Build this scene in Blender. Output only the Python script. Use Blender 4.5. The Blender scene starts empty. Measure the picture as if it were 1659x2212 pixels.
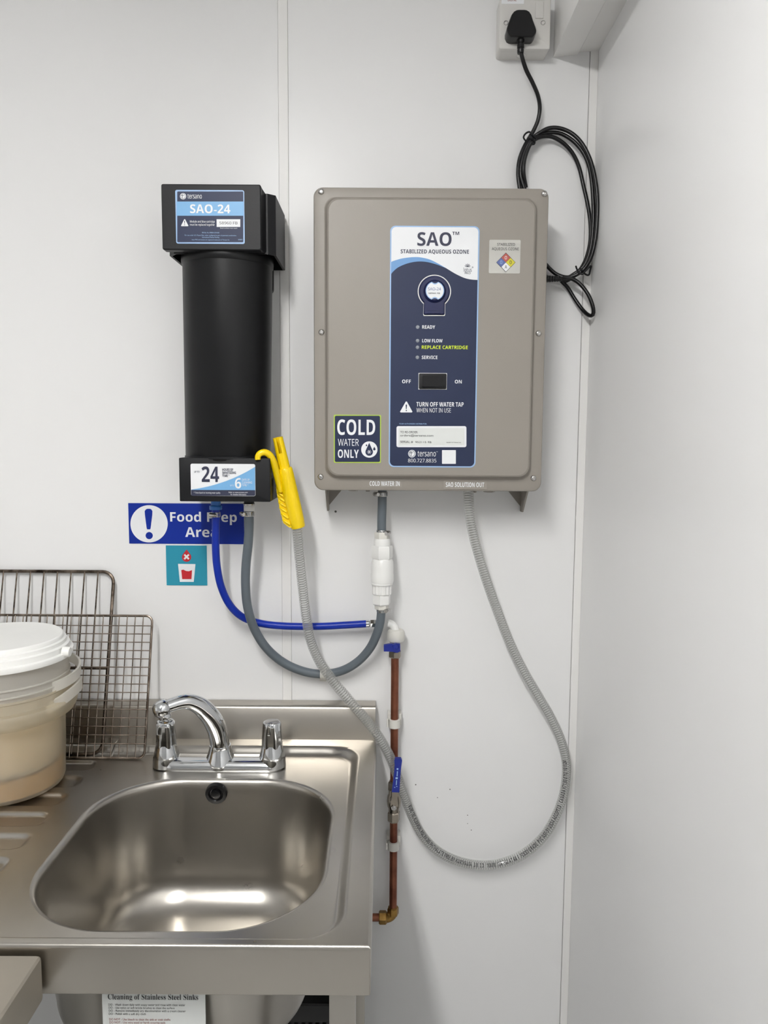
import bpy, bmesh, math, random
from mathutils import Vector, Matrix
random.seed(7)
PI = math.pi
sc = bpy.context.scene
COL = sc.collection

# ------------------------------------------------------------------ camera
W, H, F = 1659.0, 2212.0, 1660.0
PITCH, ROLL = math.radians(5.78), math.radians(0.35)
CAM = Vector((0.0, -1.46, 1.48))
FW = Vector((0, math.cos(PITCH), -math.sin(PITCH)))
UP0 = Vector((0, math.sin(PITCH), math.cos(PITCH)))
RT0 = Vector((1, 0, 0))
RT = RT0 * math.cos(ROLL) + UP0 * math.sin(ROLL)
UPV = UP0 * math.cos(ROLL) - RT0 * math.sin(ROLL)
cam_d = bpy.data.cameras.new('camera')
cam_d.sensor_fit = 'VERTICAL'
cam_d.sensor_height = 24.0
cam_d.lens = F / H * 24.0
cam_d.clip_start = 0.02
cam = bpy.data.objects.new('camera', cam_d)
COL.objects.link(cam)
m = Matrix.Identity(4)
for i in range(3):
    m[i][0], m[i][1], m[i][2], m[i][3] = RT[i], UPV[i], -FW[i], CAM[i]
cam.matrix_world = m
sc.camera = cam

# ------------------------------------------------------------------ world, exposure
w = bpy.data.worlds.new('world')
sc.world = w
w.use_nodes = True
w.node_tree.nodes['Background'].inputs[0].default_value = (0.8, 0.85, 0.9, 1)
w.node_tree.nodes['Background'].inputs[1].default_value = 0.0   # closed room: no sky
sc.view_settings.view_transform = 'Standard'
sc.view_settings.look = 'None'
sc.view_settings.gamma = 1.0
sc.view_settings.use_curve_mapping = False
sc.view_settings.exposure = 0.30
LAMP_POWER = 66.0          # emission strength of the ceiling batten

# room extents (metres): back wall y=0, right wall x=XR
XL, XR, YF, ZC = -2.3, 0.381, -5.0, 2.40


def at(px, py, Y):
    """pixel of the photograph -> point on the vertical plane y=Y of the room"""
    a, b = (px - W / 2) / F, -(py - H / 2) / F
    d = RT * a + UPV * b + FW
    t = (Y - CAM.y) / d.y
    return CAM + d * t


# ------------------------------------------------------------------ materials
def lin(c):
    if isinstance(c, str):
        c = tuple(int(c[i:i + 2], 16) / 255 for i in (0, 2, 4))
    return tuple(x / 12.92 if x <= 0.04045 else ((x + 0.055) / 1.055) ** 2.4 for x in c)


MATS = {}


def mat(name, c, rough=0.5, metal=0.0, spec=0.5, vary=0.0, vscale=8.0, bump=0.0, bscale=200.0,
        coat=0.0, rvary=0.0, stretch=None, emit=None, c2=None, alpha=1.0):
    m = bpy.data.materials.new(name)
    m.use_nodes = True
    nt = m.node_tree
    b = nt.nodes['Principled BSDF']
    col = lin(c)
    b.inputs['Base Color'].default_value = (*col, 1)
    b.inputs['Roughness'].default_value = rough
    b.inputs['Metallic'].default_value = metal
    b.inputs['Specular IOR Level'].default_value = spec
    b.inputs['Coat Weight'].default_value = coat
    b.inputs['Coat Roughness'].default_value = 0.15
    b.inputs['Alpha'].default_value = alpha
    if emit:
        b.inputs['Emission Color'].default_value = (*lin(emit[0]), 1)
        b.inputs['Emission Strength'].default_value = emit[1]
    if vary or bump or rvary:
        tc = nt.nodes.new('ShaderNodeTexCoord')
        mp = nt.nodes.new('ShaderNodeMapping')
        nt.links.new(tc.outputs['Object'], mp.inputs[0])
        if stretch:
            mp.inputs['Scale'].default_value = stretch
    if vary:
        n = nt.nodes.new('ShaderNodeTexNoise')
        n.inputs['Scale'].default_value = vscale
        n.inputs['Detail'].default_value = 5
        nt.links.new(mp.outputs[0], n.inputs[0])
        r = nt.nodes.new('ShaderNodeValToRGB')
        lo = lin(c2) if c2 else tuple(x * (1 - vary) for x in col)
        r.color_ramp.elements[0].position = 0.35
        r.color_ramp.elements[1].position = 0.68
        r.color_ramp.elements[0].color = (*lo, 1)
        r.color_ramp.elements[1].color = (*col, 1)
        nt.links.new(n.outputs['Fac'], r.inputs[0])
        nt.links.new(r.outputs[0], b.inputs['Base Color'])
    if rvary:
        n = nt.nodes.new('ShaderNodeTexNoise')
        n.inputs['Scale'].default_value = vscale * 1.7
        n.inputs['Detail'].default_value = 6
        nt.links.new(mp.outputs[0], n.inputs[0])
        r = nt.nodes.new('ShaderNodeMapRange')
        r.inputs['To Min'].default_value = max(0.02, rough - rvary)
        r.inputs['To Max'].default_value = rough + rvary
        nt.links.new(n.outputs['Fac'], r.inputs['Value'])
        nt.links.new(r.outputs[0], b.inputs['Roughness'])
    if bump:
        n = nt.nodes.new('ShaderNodeTexNoise')
        n.inputs['Scale'].default_value = bscale
        n.inputs['Detail'].default_value = 3
        nt.links.new(mp.outputs[0], n.inputs[0])
        bp = nt.nodes.new('ShaderNodeBump')
        bp.inputs['Strength'].default_value = bump
        bp.inputs['Distance'].default_value = 0.001
        nt.links.new(n.outputs['Fac'], bp.inputs['Height'])
        nt.links.new(bp.outputs[0], b.inputs['Normal'])
    MATS[name] = m
    return m


def clear_mat(name, c, fac, rough=0.25, trans=0.35):
    """see-through plastic: part clear, part milky (diffuse + light passing through), glossy skin"""
    m = bpy.data.materials.new(name)
    m.use_nodes = True
    nt = m.node_tree
    nt.nodes.remove(nt.nodes['Principled BSDF'])
    out = nt.nodes['Material Output']
    col = (*lin(c), 1)
    d = nt.nodes.new('ShaderNodeBsdfDiffuse'); d.inputs[0].default_value = col
    t = nt.nodes.new('ShaderNodeBsdfTranslucent'); t.inputs[0].default_value = col
    mx = nt.nodes.new('ShaderNodeMixShader'); mx.inputs[0].default_value = trans
    nt.links.new(d.outputs[0], mx.inputs[1]); nt.links.new(t.outputs[0], mx.inputs[2])
    tr = nt.nodes.new('ShaderNodeBsdfTransparent'); tr.inputs[0].default_value = (*[0.5 + 0.5 * x for x in lin(c)], 1)
    m2 = nt.nodes.new('ShaderNodeMixShader'); m2.inputs[0].default_value = fac
    nt.links.new(mx.outputs[0], m2.inputs[1]); nt.links.new(tr.outputs[0], m2.inputs[2])
    g = nt.nodes.new('ShaderNodeBsdfGlossy'); g.inputs['Roughness'].default_value = rough
    m3 = nt.nodes.new('ShaderNodeMixShader')
    m3.inputs[0].default_value = 0.06
    nt.links.new(m2.outputs[0], m3.inputs[1]); nt.links.new(g.outputs[0], m3.inputs[2])
    nt.links.new(m3.outputs[0], out.inputs[0])
    MATS[name] = m
    return m


mat('wall_pvc', 'f0f0f0', 0.32, spec=0.35, vary=0.025, vscale=1.5)
mat('wall_backing', 'c8c8c8', 0.8)
mat('trim_white', 'f1f0ee', 0.4, vary=0.03, vscale=3)
mat('floor_vinyl', 'c2c2c0', 0.5, vary=0.15, vscale=6)
mat('ceiling_white', 'f0f0f0', 0.6, vary=0.02)
mat('lamp_glow', 'ffffff', 0.5, emit=('fcfbf9', LAMP_POWER))
mat('lamp_body', 'e4e4e4', 0.4, vary=0.02)
mat('steel', 'b6b2ab', 0.30, 1.0, vary=0.12, vscale=5, rvary=0.07, stretch=(1, 1, 1), bump=0.03, bscale=60)
mat('steel_brushed', 'b4afa7', 0.29, 1.0, vary=0.03, vscale=1.2, rvary=0.01, stretch=(3, 3, 0.3))
mat('table_steel', 'b4ada1', 0.48, 0.85, vary=0.10, vscale=7, bump=0.05, bscale=150)
mat('chrome', 'd6d8da', 0.06, 1.0, vary=0.05, vscale=20)
mat('screw_steel', 'c4c2c0', 0.22, 1.0, vary=0.1, vscale=60)
mat('wire_dark', '7d7166', 0.38, 1.0, vary=0.55, vscale=60, c2='2e2620')
mat('wire_steel', '9a8f84', 0.35, 1.0, vary=0.3, vscale=40, c2='5d5148')
mat('copper', '955f49', 0.36, 0.75, vary=0.3, vscale=22, c2='6b3d2f')
mat('brass', 'a8854c', 0.3, 1.0, vary=0.25, vscale=40, c2='75582f')
mat('nickel', 'a39a8e', 0.25, 1.0, vary=0.15, vscale=50)
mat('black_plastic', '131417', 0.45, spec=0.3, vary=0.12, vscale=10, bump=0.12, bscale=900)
mat('black_tube', '101113', 0.42, spec=0.3, vary=0.10, vscale=8)
mat('black_cable', '0d0d0f', 0.3, spec=0.4, vary=0.05, vscale=30)
mat('black_crate', '0b0b0d', 0.5, vary=0.1)
mat('taupe', '979189', 0.42, vary=0.05, vscale=5, bump=0.10, bscale=700)
mat('navy', '29324f', 0.42, spec=0.3, vary=0.06, vscale=9)
mat('navy_deep', '1d2450', 0.25, vary=0.08, vscale=30, coat=0.3)
mat('sky_blue', '78b1e0', 0.4, vary=0.03, vscale=20)
mat('pale_blue', '9fc0e8', 0.4, vary=0.03, vscale=20)
mat('wave_blue', '6d9fd4', 0.4, vary=0.03, vscale=20)
mat('print_white', 'eef0f3', 0.45, vary=0.02, vscale=30)
mat('print_dark', '2b2f48', 0.5, vary=0.05)
mat('print_black', '26262a', 0.5, vary=0.05)
mat('print_red', '8e3a3c', 0.5, vary=0.05)
mat('print_lime', 'd8ec2c', 0.45, vary=0.04)
mat('lime_edge', 'b4cf4e', 0.45, vary=0.04)
mat('led_grey', '8f959c', 0.3, vary=0.1, vscale=90, coat=0.4)
mat('sticker_clear', 'c9c8c2', 0.4, vary=0.12, vscale=14)
mat('sign_blue', '0c2e98', 0.35, spec=0.3, vary=0.05, vscale=10)
mat('teal', '2f96b0', 0.38, spec=0.3, vary=0.04, vscale=12)
mat('red', 'c8202c', 0.4, vary=0.04)
mat('haz_red', 'b95a50', 0.45, vary=0.05)
mat('haz_blue', '5f6fa8', 0.45, vary=0.05)
mat('haz_yellow', 'd8cf3c', 0.45, vary=0.05)
mat('yellow', 'fcd800', 0.32, vary=0.05, vscale=12, coat=0.15)
mat('hose_blue', '0a2fa4', 0.36, spec=0.35, vary=0.10, vscale=18)
mat('hose_grey', '626b72', 0.40, vary=0.10, vscale=14)
mat('fitting_blue', '2c6fc0', 0.35, vary=0.06)
mat('lever_blue', '1b2c8e', 0.32, vary=0.08, vscale=40)
mat('white_plastic', 'f0f0ee', 0.28, vary=0.02, vscale=30)
mat('milky_plastic', 'dcdad3', 0.38, vary=0.05, vscale=30)
mat('socket_white', 'dcdad6', 0.3, vary=0.02)
mat('paper', 'e2e5e3', 0.7, vary=0.03, vscale=30)
mat('lid_white', 'efefec', 0.34, vary=0.02, vscale=15)
clear_mat('clear_hose', 'f6f7f5', 0.74, 0.12, 0.4)
clear_mat('milky_tub', 'f0eee8', 0.42, 0.25, 0.4)
clear_mat('stained_tub', 'f0e6d0', 0.68, 0.25, 0.4)
mat('amber_food', 'a07a3c', 0.45, vary=0.18, vscale=14, c2='94703a')
mat('amber_food_top', 'd0b074', 0.5, vary=0.12, vscale=18, c2='bf9e66')
mat('wire_coil', '6e6e6a', 0.35, 0.2, vary=0.05)
mat('speck', '5a5a58', 0.7)  # wall specks, and the darkness painted for the drill hole


# ------------------------------------------------------------------ object helpers
def wo(o):
    v = Vector((0, 0, 0))
    while o is not None:
        v = v + o.location
        o = o.parent
    return v


def link(o, parent=None):
    COL.objects.link(o)
    if parent is not None:
        o.parent = parent
    return o


def tag(o, label=None, cat=None, group=None, kind=None):
    if label: o['label'] = label
    if cat: o['category'] = cat
    if group: o['group'] = group
    if kind: o['kind'] = kind
    return o


def thing(name, label, cat, loc, group=None):
    o = bpy.data.objects.new(name, None)
    o.empty_display_size = 0.02
    o.location = loc
    link(o)
    return tag(o, label, cat, group)


class MB:
    """collects world-space geometry for one mesh"""
    def __init__(s):
        s.v, s.f = [], []

    def add(s, vs, fs):
        n = len(s.v)
        s.v += [Vector(v) for v in vs]
        s.f += [tuple(i + n for i in f) for f in fs]
        return s

    def loft(s, rings, cap0=True, cap1=True, closed=True):
        n = len(rings[0])
        vs = [p for r in rings for p in r]
        fs = []
        for k in range(len(rings) - 1):
            for i in range(n if closed else n - 1):
                j = (i + 1) % n
                fs.append((k * n + i, k * n + j, (k + 1) * n + j, (k + 1) * n + i))
        if cap0: fs.append(tuple(range(n - 1, -1, -1)))
        if cap1: fs.append(tuple(range((len(rings) - 1) * n, len(rings) * n)))
        return s.add(vs, fs)

    def box(s, x0, x1, y0, y1, z0, z1, bev=0.0, seg=2):
        bm = bmesh.new()
        bmesh.ops.create_cube(bm, size=1)
        for v in bm.verts:
            v.co = Vector(((x0 + x1) / 2 + v.co.x * (x1 - x0), (y0 + y1) / 2 + v.co.y * (y1 - y0), (z0 + z1) / 2 + v.co.z * (z1 - z0)))
        if bev:
            bmesh.ops.bevel(bm, geom=bm.edges[:], offset=bev, segments=seg, affect='EDGES', profile=0.6)
        bm.verts.ensure_lookup_table()
        s.add([v.co.copy() for v in bm.verts], [tuple(v.index for v in f.verts) for f in bm.faces])
        bm.free()
        return s

    def lathe(s, p, axis, prof, n=32, cap0=True, cap1=True, phase=0.0):
        """prof: (radius, distance along axis)"""
        a = Vector(axis).normalized()
        u = a.orthogonal().normalized() if abs(a.z) < 0.9 else Vector((1, 0, 0))
        u = (u - a * u.dot(a)).normalized()
        v = a.cross(u)
        rings = []
        for r, h in prof:
            rings.append([Vector(p) + a * h + (u * math.cos(2 * PI * k / n + phase) + v * math.sin(2 * PI * k / n + phase)) * max(r, 1e-5) for k in range(n)])
        return s.loft(rings, cap0, cap1)

    def tube(s, path, r, n=12, cap=True, flat=None):
        path = [Vector(p) for p in path]
        N = len(path)
        rs = r if isinstance(r, (list, tuple)) else [r] * N
        fr = frames(path)
        rings = []
        for i in range(N):
            t, u, v = fr[i]
            ru = rs[i]
            rv = rs[i] * (flat if flat else 1)
            rings.append([path[i] + u * (ru * math.cos(2 * PI * k / n)) + v * (rv * math.sin(2 * PI * k / n)) for k in range(n)])
        return s.loft(rings, cap, cap)

    def prism(s, pts, d, cap0=True):
        """pts: planar outline, d: vector of the extrusion towards the front face"""
        d = Vector(d)
        return s.loft([[Vector(p) for p in pts], [Vector(p) + d for p in pts]], cap0, True)

    def build(s, name, m, parent=None, smooth=35, label=None):
        me = bpy.data.meshes.new(name)
        c = Vector((0, 0, 0))
        if s.v:
            lo = Vector([min(v[i] for v in s.v) for i in range(3)])
            hi = Vector([max(v[i] for v in s.v) for i in range(3)])
            c = (lo + hi) / 2
            if parent is None: c.z = lo.z
        me.from_pydata([v - c for v in s.v], [], s.f)
        bm = bmesh.new(); bm.from_mesh(me)
        bmesh.ops.recalc_face_normals(bm, faces=bm.faces[:])
        bm.to_mesh(me); bm.free()
        if smooth:
            me.polygons.foreach_set('use_smooth', [True] * len(me.polygons))
            me.set_sharp_from_angle(angle=math.radians(smooth))
        me.materials.append(MATS[m] if isinstance(m, str) else m)
        o = bpy.data.objects.new(name, me)
        link(o, parent)
        o.location = c - (wo(parent) if parent else Vector((0, 0, 0)))
        if label: o['label'] = label
        return o


def inst(o, parent, shift, name=None):
    c = o.copy()
    if name: c.name = name
    link(c, parent)
    c.location = o.location + Vector(shift)
    return c


def frames(path):
    N = len(path)
    ts = []
    for i in range(N):
        t = path[min(i + 1, N - 1)] - path[max(i - 1, 0)]
        ts.append(t.normalized())
    # start frame: u as close to -y (towards the room) as possible
    ref = Vector((0, -1, 0)) if abs(ts[0].y) < 0.9 else Vector((0, 0, 1))
    u = (ref - ts[0] * ref.dot(ts[0])).normalized()
    out = []
    for i in range(N):
        if i:
            u = (u - ts[i] * u.dot(ts[i])).normalized()
        out.append((ts[i], u, ts[i].cross(u)))
    return out


def spline(pts, step=0.006):
    """Catmull-Rom through pts, resampled at about `step` metres"""
    P = [Vector(p) for p in pts]
    P = [P[0] * 2 - P[1]] + P + [P[-1] * 2 - P[-2]]
    dense = []
    for i in range(1, len(P) - 2):
        p0, p1, p2, p3 = P[i - 1:i + 3]
        for k in range(24):
            t = k / 24
            dense.append(0.5 * ((2 * p1) + (p2 - p0) * t + (2 * p0 - 5 * p1 + 4 * p2 - p3) * t * t + (3 * p1 - p0 - 3 * p2 + p3) * t ** 3))
    dense.append(P[-2])
    L = [0]
    for a, b in zip(dense, dense[1:]): L.append(L[-1] + (b - a).length)
    n = max(2, int(L[-1] / step))
    out, j = [], 0
    for k in range(n + 1):
        s = L[-1] * k / n
        while j < len(L) - 2 and L[j + 1] < s: j += 1
        f = (s - L[j]) / max(1e-9, L[j + 1] - L[j])
        out.append(dense[j].lerp(dense[j + 1], min(1, max(0, f))))
    return out


def rr(x0, x1, z0, z1, r, n=6, m=1):
    """rounded rectangle in x,z: list of (x,z), counter-clockwise, m segments on each straight side"""
    out = []
    r = max(r, 1e-5)
    cs = [(x1 - r, z1 - r, 0), (x0 + r, z1 - r, 90), (x0 + r, z0 + r, 180), (x1 - r, z0 + r, 270)]
    for ci, (cx, cz, a0) in enumerate(cs):
        for k in range(n + 1):
            a = math.radians(a0 + 90 * k / n)
            out.append((cx + r * math.cos(a), cz + r * math.sin(a)))
        if m > 1:
            nx = cs[(ci + 1) % 4]
            a = math.radians(nx[2])
            q = (nx[0] + r * math.cos(a), nx[1] + r * math.sin(a))
            p = out[-1]
            for k in range(1, m):
                out.append((p[0] + (q[0] - p[0]) * k / m, p[1] + (q[1] - p[1]) * k / m))
    return out


def vplate(name, x0, x1, z0, z1, yb, yf, r, m, parent, bev=0.0, n=6, label=None, taper=0.0):
    """upright rounded plate or box from y=yb (back) to y=yf (front, towards the room)"""
    B = MB()
    rings = [[(x, yb, z) for x, z in rr(x0 - taper, x1 + taper, z0 - taper, z1 + taper, r + taper, n)]]
    if bev:
        for k in range(4):
            a = PI / 2 * k / 3
            i = bev * (1 - math.cos(a))
            y = yf + bev * (1 - math.sin(a))
            rings.append([(x, y, z) for x, z in rr(x0 + i, x1 - i, z0 + i, z1 - i, max(r - i, 1e-4), n)])
    else:
        rings.append([(x, yf, z) for x, z in rr(x0, x1, z0, z1, r, n)])
    B.loft(rings)
    return B.build(name, m, parent, label=label)


def pxrect(x0, x1, y0, y1, Y):
    """px box -> world x0,x1,z0,z1 on plane Y"""
    c = at((x0 + x1) / 2, (y0 + y1) / 2, Y)
    l = at(x0, (y0 + y1) / 2, Y); r_ = at(x1, (y0 + y1) / 2, Y)
    t = at((x0 + x1) / 2, y0, Y); b = at((x0 + x1) / 2, y1, Y)
    return l.x, r_.x, b.z, t.z


def flat(name, pts, Y, m, parent, th=0.0, label=None):
    """flat printed shape given by px outline on plane y=Y"""
    P = [at(x, y, Y) for x, y in pts]
    B = MB()
    if th:
        B.prism([p + Vector((0, th, 0)) for p in P], (0, -th, 0))
    else:
        B.add(P, [tuple(range(len(P)))])
    return B.build(name, m, parent, smooth=0, label=label)


def arc(cx, cy, r, a0=0, a1=360, n=28, ry=None):
    ry = ry or r
    full = abs(a1 - a0) >= 360
    return [(cx + r * math.cos(math.radians(a0 + (a1 - a0) * k / n)), cy - ry * math.sin(math.radians(a0 + (a1 - a0) * k / n))) for k in range(n if full else n + 1)]


def ring_flat(name, cx, cy, ro, ri, Y, m, parent, n=32):
    a = [at(x, y, Y) for x, y in arc(cx, cy, ro, n=n)]
    b = [at(x, y, Y) for x, y in arc(cx, cy, ri, n=n)]
    B = MB()
    B.add(a + b, [(i, (i + 1) % n, n + (i + 1) % n, n + i) for i in range(n)])
    return B.build(name, m, parent, smooth=0)


def glyphs(s, face):
    """the same letters taken from the built-in font's bold sans, plain sans or bold serif alphabets"""
    up, lo, dg = {'bold': (0x1D5D4, 0x1D5EE, 0x1D7EC), 'sans': (0x1D5A0, 0x1D5BA, 0x1D7E2), 'serif': (0x1D400, 0x1D41A, 0x1D7CE), 'plain': (0, 0, 0)}[face]
    if face == 'plain': return s
    return ''.join(chr(up + ord(c) - 65) if 'A' <= c <= 'Z' else chr(lo + ord(c) - 97) if 'a' <= c <= 'z' else chr(dg + ord(c) - 48) if '0' <= c <= '9' else c for c in s)


TEXT_JOBS = []        # (words, face, placing function, material, parent, name)


def text_flush():
    """one font object per alphabet holds every line; its mesh is cut into the single letterings"""
    if TEXT_JOBS:
        jobs = TEXT_JOBS
        cu = bpy.data.curves.new('txt', 'FONT')
        cu.body = '\n'.join(glyphs(j[0], j[1]) for j in jobs)
        cu.size = 1
        cu.space_line = 3.0
        cu.resolution_u = 3
        o = bpy.data.objects.new('txt', cu)
        me = bpy.data.meshes.new_from_object(o)
        step = 3.0
        ys = [v.co.y for v in me.vertices]
        lines = [[] for _ in jobs]
        row = [min(len(jobs) - 1, max(0, int(math.floor((1.5 - y) / step)))) for y in ys]
        idx = [dict() for _ in jobs]
        for v in me.vertices:
            k = row[v.index]
            idx[k][v.index] = len(lines[k])
            lines[k].append(Vector((v.co.x, v.co.y + step * k, 0)))
        faces = [[] for _ in jobs]
        for p in me.polygons:
            k = row[p.vertices[0]]
            faces[k].append(tuple(idx[k][i] for i in p.vertices))
        bpy.data.objects.remove(o); bpy.data.curves.remove(cu); bpy.data.meshes.remove(me)
        for (words, _, place, m_, par, nm), vs, fs in zip(jobs, lines, faces):
            MB().add(place(vs), fs).build(nm, m_, par, smooth=0)


def lettering(s, x0, x1, ytop, ybase, Y, m, parent, bold=0.0, name='lettering', face=None):
    """writes s so that it fills px x0..x1, its tallest letter ytop..ybase, on plane y=Y"""
    def place(vs):
        ax, bx = min(v.x for v in vs), max(v.x for v in vs)
        tz = max(v.y for v in vs)
        X0, X1, Z0, Z1 = pxrect(x0, x1, ytop, ybase, Y)
        return [Vector((X0 + (v.x - ax) / (bx - ax) * (X1 - X0), Y, Z0 + v.y / tz * (Z1 - Z0))) for v in vs]
    TEXT_JOBS.append((s, face or ('plain' if ybase - ytop < 5 else 'bold' if bold >= 0.008 else 'sans'), place, m, parent, name))


def rrpx(x0, x1, y0, y1, r, n=5):
    return [(x, y) for x, y in rr(x0, x1, y0, y1, r, n)][::-1]


# ------------------------------------------------------------------ the setting
def struct(o): return tag(o, kind='structure')


wb = struct(MB().box(XL - 0.1, XR + 0.1, 0.004, 0.10, 0, ZC).build('wall_back', 'wall_backing'))
MB().box(XL, -0.1962, 0.0, 0.0035, 0.0, ZC).build('panel', 'wall_pvc', wb)
MB().box(-0.1778, 0.3655, 0.0, 0.0035, 0.0, ZC).build('panel', 'wall_pvc', wb)
MB().box(-0.1958, -0.1782, -0.0016, 0.0035, 0.0, ZC, 0.0006, 1).build('joint_strip', 'trim_white', wb)
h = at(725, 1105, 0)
MB().lathe((h.x, -0.0004, h.z), (0, 1, 0), [(0.0022, 0), (0.0018, 0.0003), (0.001, 0.0004)], 12).build('drill_hole_shade', 'speck', wb)  # no real hole: its inner shade is painted as a dark disc
for (sx, sy, sr) in ((972, 1705, .0011), (1010, 1761, .0010), (1010, 1779, .0008), (1018, 1793, .0010), (898, 1695, .0013), (1208, 1614, .0009), (945, 1723, .0009)):
    h = at(sx, sy, 0)
    MB().lathe((h.x, -0.0002, h.z), (0, 1, 0), [(sr, 0), (sr, 0.0002)], 8).build('speck', 'speck', wb)
wr = struct(MB().box(XR, XR + 0.1, YF, 0.1, 0, ZC).build('wall_right', 'wall_pvc'))
struct(MB().box(XL - 0.1, XL, YF, 0.1, 0, ZC).build('wall_left', 'wall_pvc'))
struct(MB().box(XL - 0.1, XR + 0.1, YF - 0.1, YF, 0, ZC).build('wall_front', 'wall_pvc'))
struct(MB().box(XL - 0.1, XR + 0.1, YF - 0.1, 0.1, -0.1, 0).build('floor', 'floor_vinyl'))
struct(MB().box(XL - 0.1, XR + 0.1, YF - 0.1, 0.1, ZC, ZC + 0.1).build('ceiling', 'ceiling_white'))
struct(MB().box(0.3663, XR, -0.003, 0.0035, 0, ZC, 0.0008, 1).build('trim_1', 'trim_white'))
# boxed-in trunking along the right wall, up by the ceiling
pf = [at(1195, 124, 0), at(1248, 118, 0), at(1252, 112.5, 0), at(1292, 111, 0)]
prof = [(pf[0].x, 2.35), (pf[0].x, pf[0].z), (pf[1].x, pf[1].z), (pf[2].x, pf[2].z), (XR, pf[3].z), (XR, 2.35)]
struct(MB().loft([[(x, -0.0005, z) for x, z in prof], [(x, YF, z) for x, z in prof]]).build('trim_2', 'trim_white', smooth=20))

# ------------------------------------------------------------------ ceiling batten (the room's lamp, above the picture)
# its place follows from the shadows of the sink edge, the trunking and the cabinet on the back wall
ya, yb = -2.45, -1.15
t = thing('ceiling_batten_offscreen', 'long white ceiling batten light above the sink', 'ceiling light', (-0.34, (ya + yb) / 2, ZC))
MB().box(-0.40, -0.28, ya - 0.03, yb + 0.03, 2.365, ZC, 0.004).build('housing', 'lamp_body', t)
MB().box(-0.39, -0.29, ya, yb, 2.335, 2.366, 0.008).build('diffuser_offscreen', 'lamp_glow', t)

# ------------------------------------------------------------------ sink unit
ZT, ZR = 0.900, 0.8880
SX0, SX1, SY0, SY1 = -1.25, -0.012, -0.640, -0.046


def sst(a, b, x):
    t = min(1, max(0, (x - a) / (b - a)))
    return t * t * (3 - 2 * t)


def sdrr(x, y, x0, x1, y0, y1, r):
    cx, cy, hx, hy = (x0 + x1) / 2, (y0 + y1) / 2, (x1 - x0) / 2, (y1 - y0) / 2
    qx, qy = abs(x - cx) - hx + r, abs(y - cy) - hy + r
    return math.hypot(max(qx, 0), max(qy, 0)) + min(max(qx, qy), 0) - r


TRAYS = [(-0.118 - 0.0645 * k - 0.040, -0.118 - 0.0645 * k) for k in range(7)]


def topz(x, y):
    d = sdrr(x, y, -1.19, -0.042, -0.629, -0.076, 0.055)
    z = ZT - (ZT - ZR) * sst(0.0, -0.016, d)
    if x < -0.505:
        for y0, y1 in TRAYS:
            if y0 - 0.02 < y < y1 + 0.02:
                d = sdrr(x, y, -1.12, -0.518, y0, y1, 0.014)
                z -= 0.0055 * sst(0.003, -0.005, d)
    # rolled edges
    e = min(x - SX0, SX1 - x, y - SY0)
    if e < 0.004: z -= 0.004 - math.sqrt(max(0, 0.004 ** 2 - (0.004 - e) ** 2))
    return z


sink = thing('sink_unit', 'stainless steel catering sink with deep square bowl, drainer and upstand', 'sink', (-0.63, -0.34, 0))
BX0, BX1, BY0, BY1, BR = -0.468, -0.073, -0.600, -0.187, 0.135
RX0 = -0.503
n_, m_ = 24, 26
inner = rr(BX0, BX1, BY0, BY1, BR, n_, m_)
outer = rr(RX0, SX1, SY0, SY1, 0.0004, n_, m_)
B = MB()
rings = []
K = 60
for k in range(K + 1):
    t = k / K
    rings.append([(a[0] + (b[0] - a[0]) * t, a[1] + (b[1] - a[1]) * t) for a, b in zip(inner, outer)])
B.loft([[(x, y, topz(x, y)) for x, y in r_] for r_ in rings], False, False)
# drainer side as a height field joined to the bowl surround
nx, ny = 200, 300
gv, gf = [], []
for i in range(nx + 1):
    x = SX0 + (RX0 - SX0) * i / nx
    for j in range(ny + 1):
        y = SY0 + (SY1 - SY0) * j / ny
        gv.append((x, y, topz(x, y)))
for i in range(nx):
    for j in range(ny):
        a = i * (ny + 1) + j
        gf.append((a, a + 1, a + ny + 2, a + ny + 1))
B.add(gv, gf)
B.build('worktop', 'steel', sink, smooth=60)
# bowl
bp = [(0, 0), (.0025, -.0004), (.005, -.0018), (.007, -.0045), (.0082, -.009), (.009, -.016)]
for k in range(1, 9): bp.append((.009 + .018 * k / 8, -.016 - .139 * k / 8))
for k in range(1, 13):
    a = PI / 2 * k / 12 * 0.97
    bp.append((.027 + .055 * (1 - math.cos(a)), -.155 - .055 * math.sin(a)))
rings = []
for d, z in bp:
    rings.append([(x, y, ZR + z) for x, y in rr(BX0 + d, BX1 - d, BY0 + d, BY1 - d, BR - d, n_, m_)])
last = rings[-1]
cx, cy = (BX0 + BX1) / 2, (BY0 + BY1) / 2
for k in range(1, 9):
    t = k / 9
    rings.append([(x + (cx - x) * t, y + (cy - y) * t, z - 0.006 * t) for x, y, z in last])
MB().loft(rings, False, True).build('bowl', 'steel', sink, smooth=60)
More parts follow.
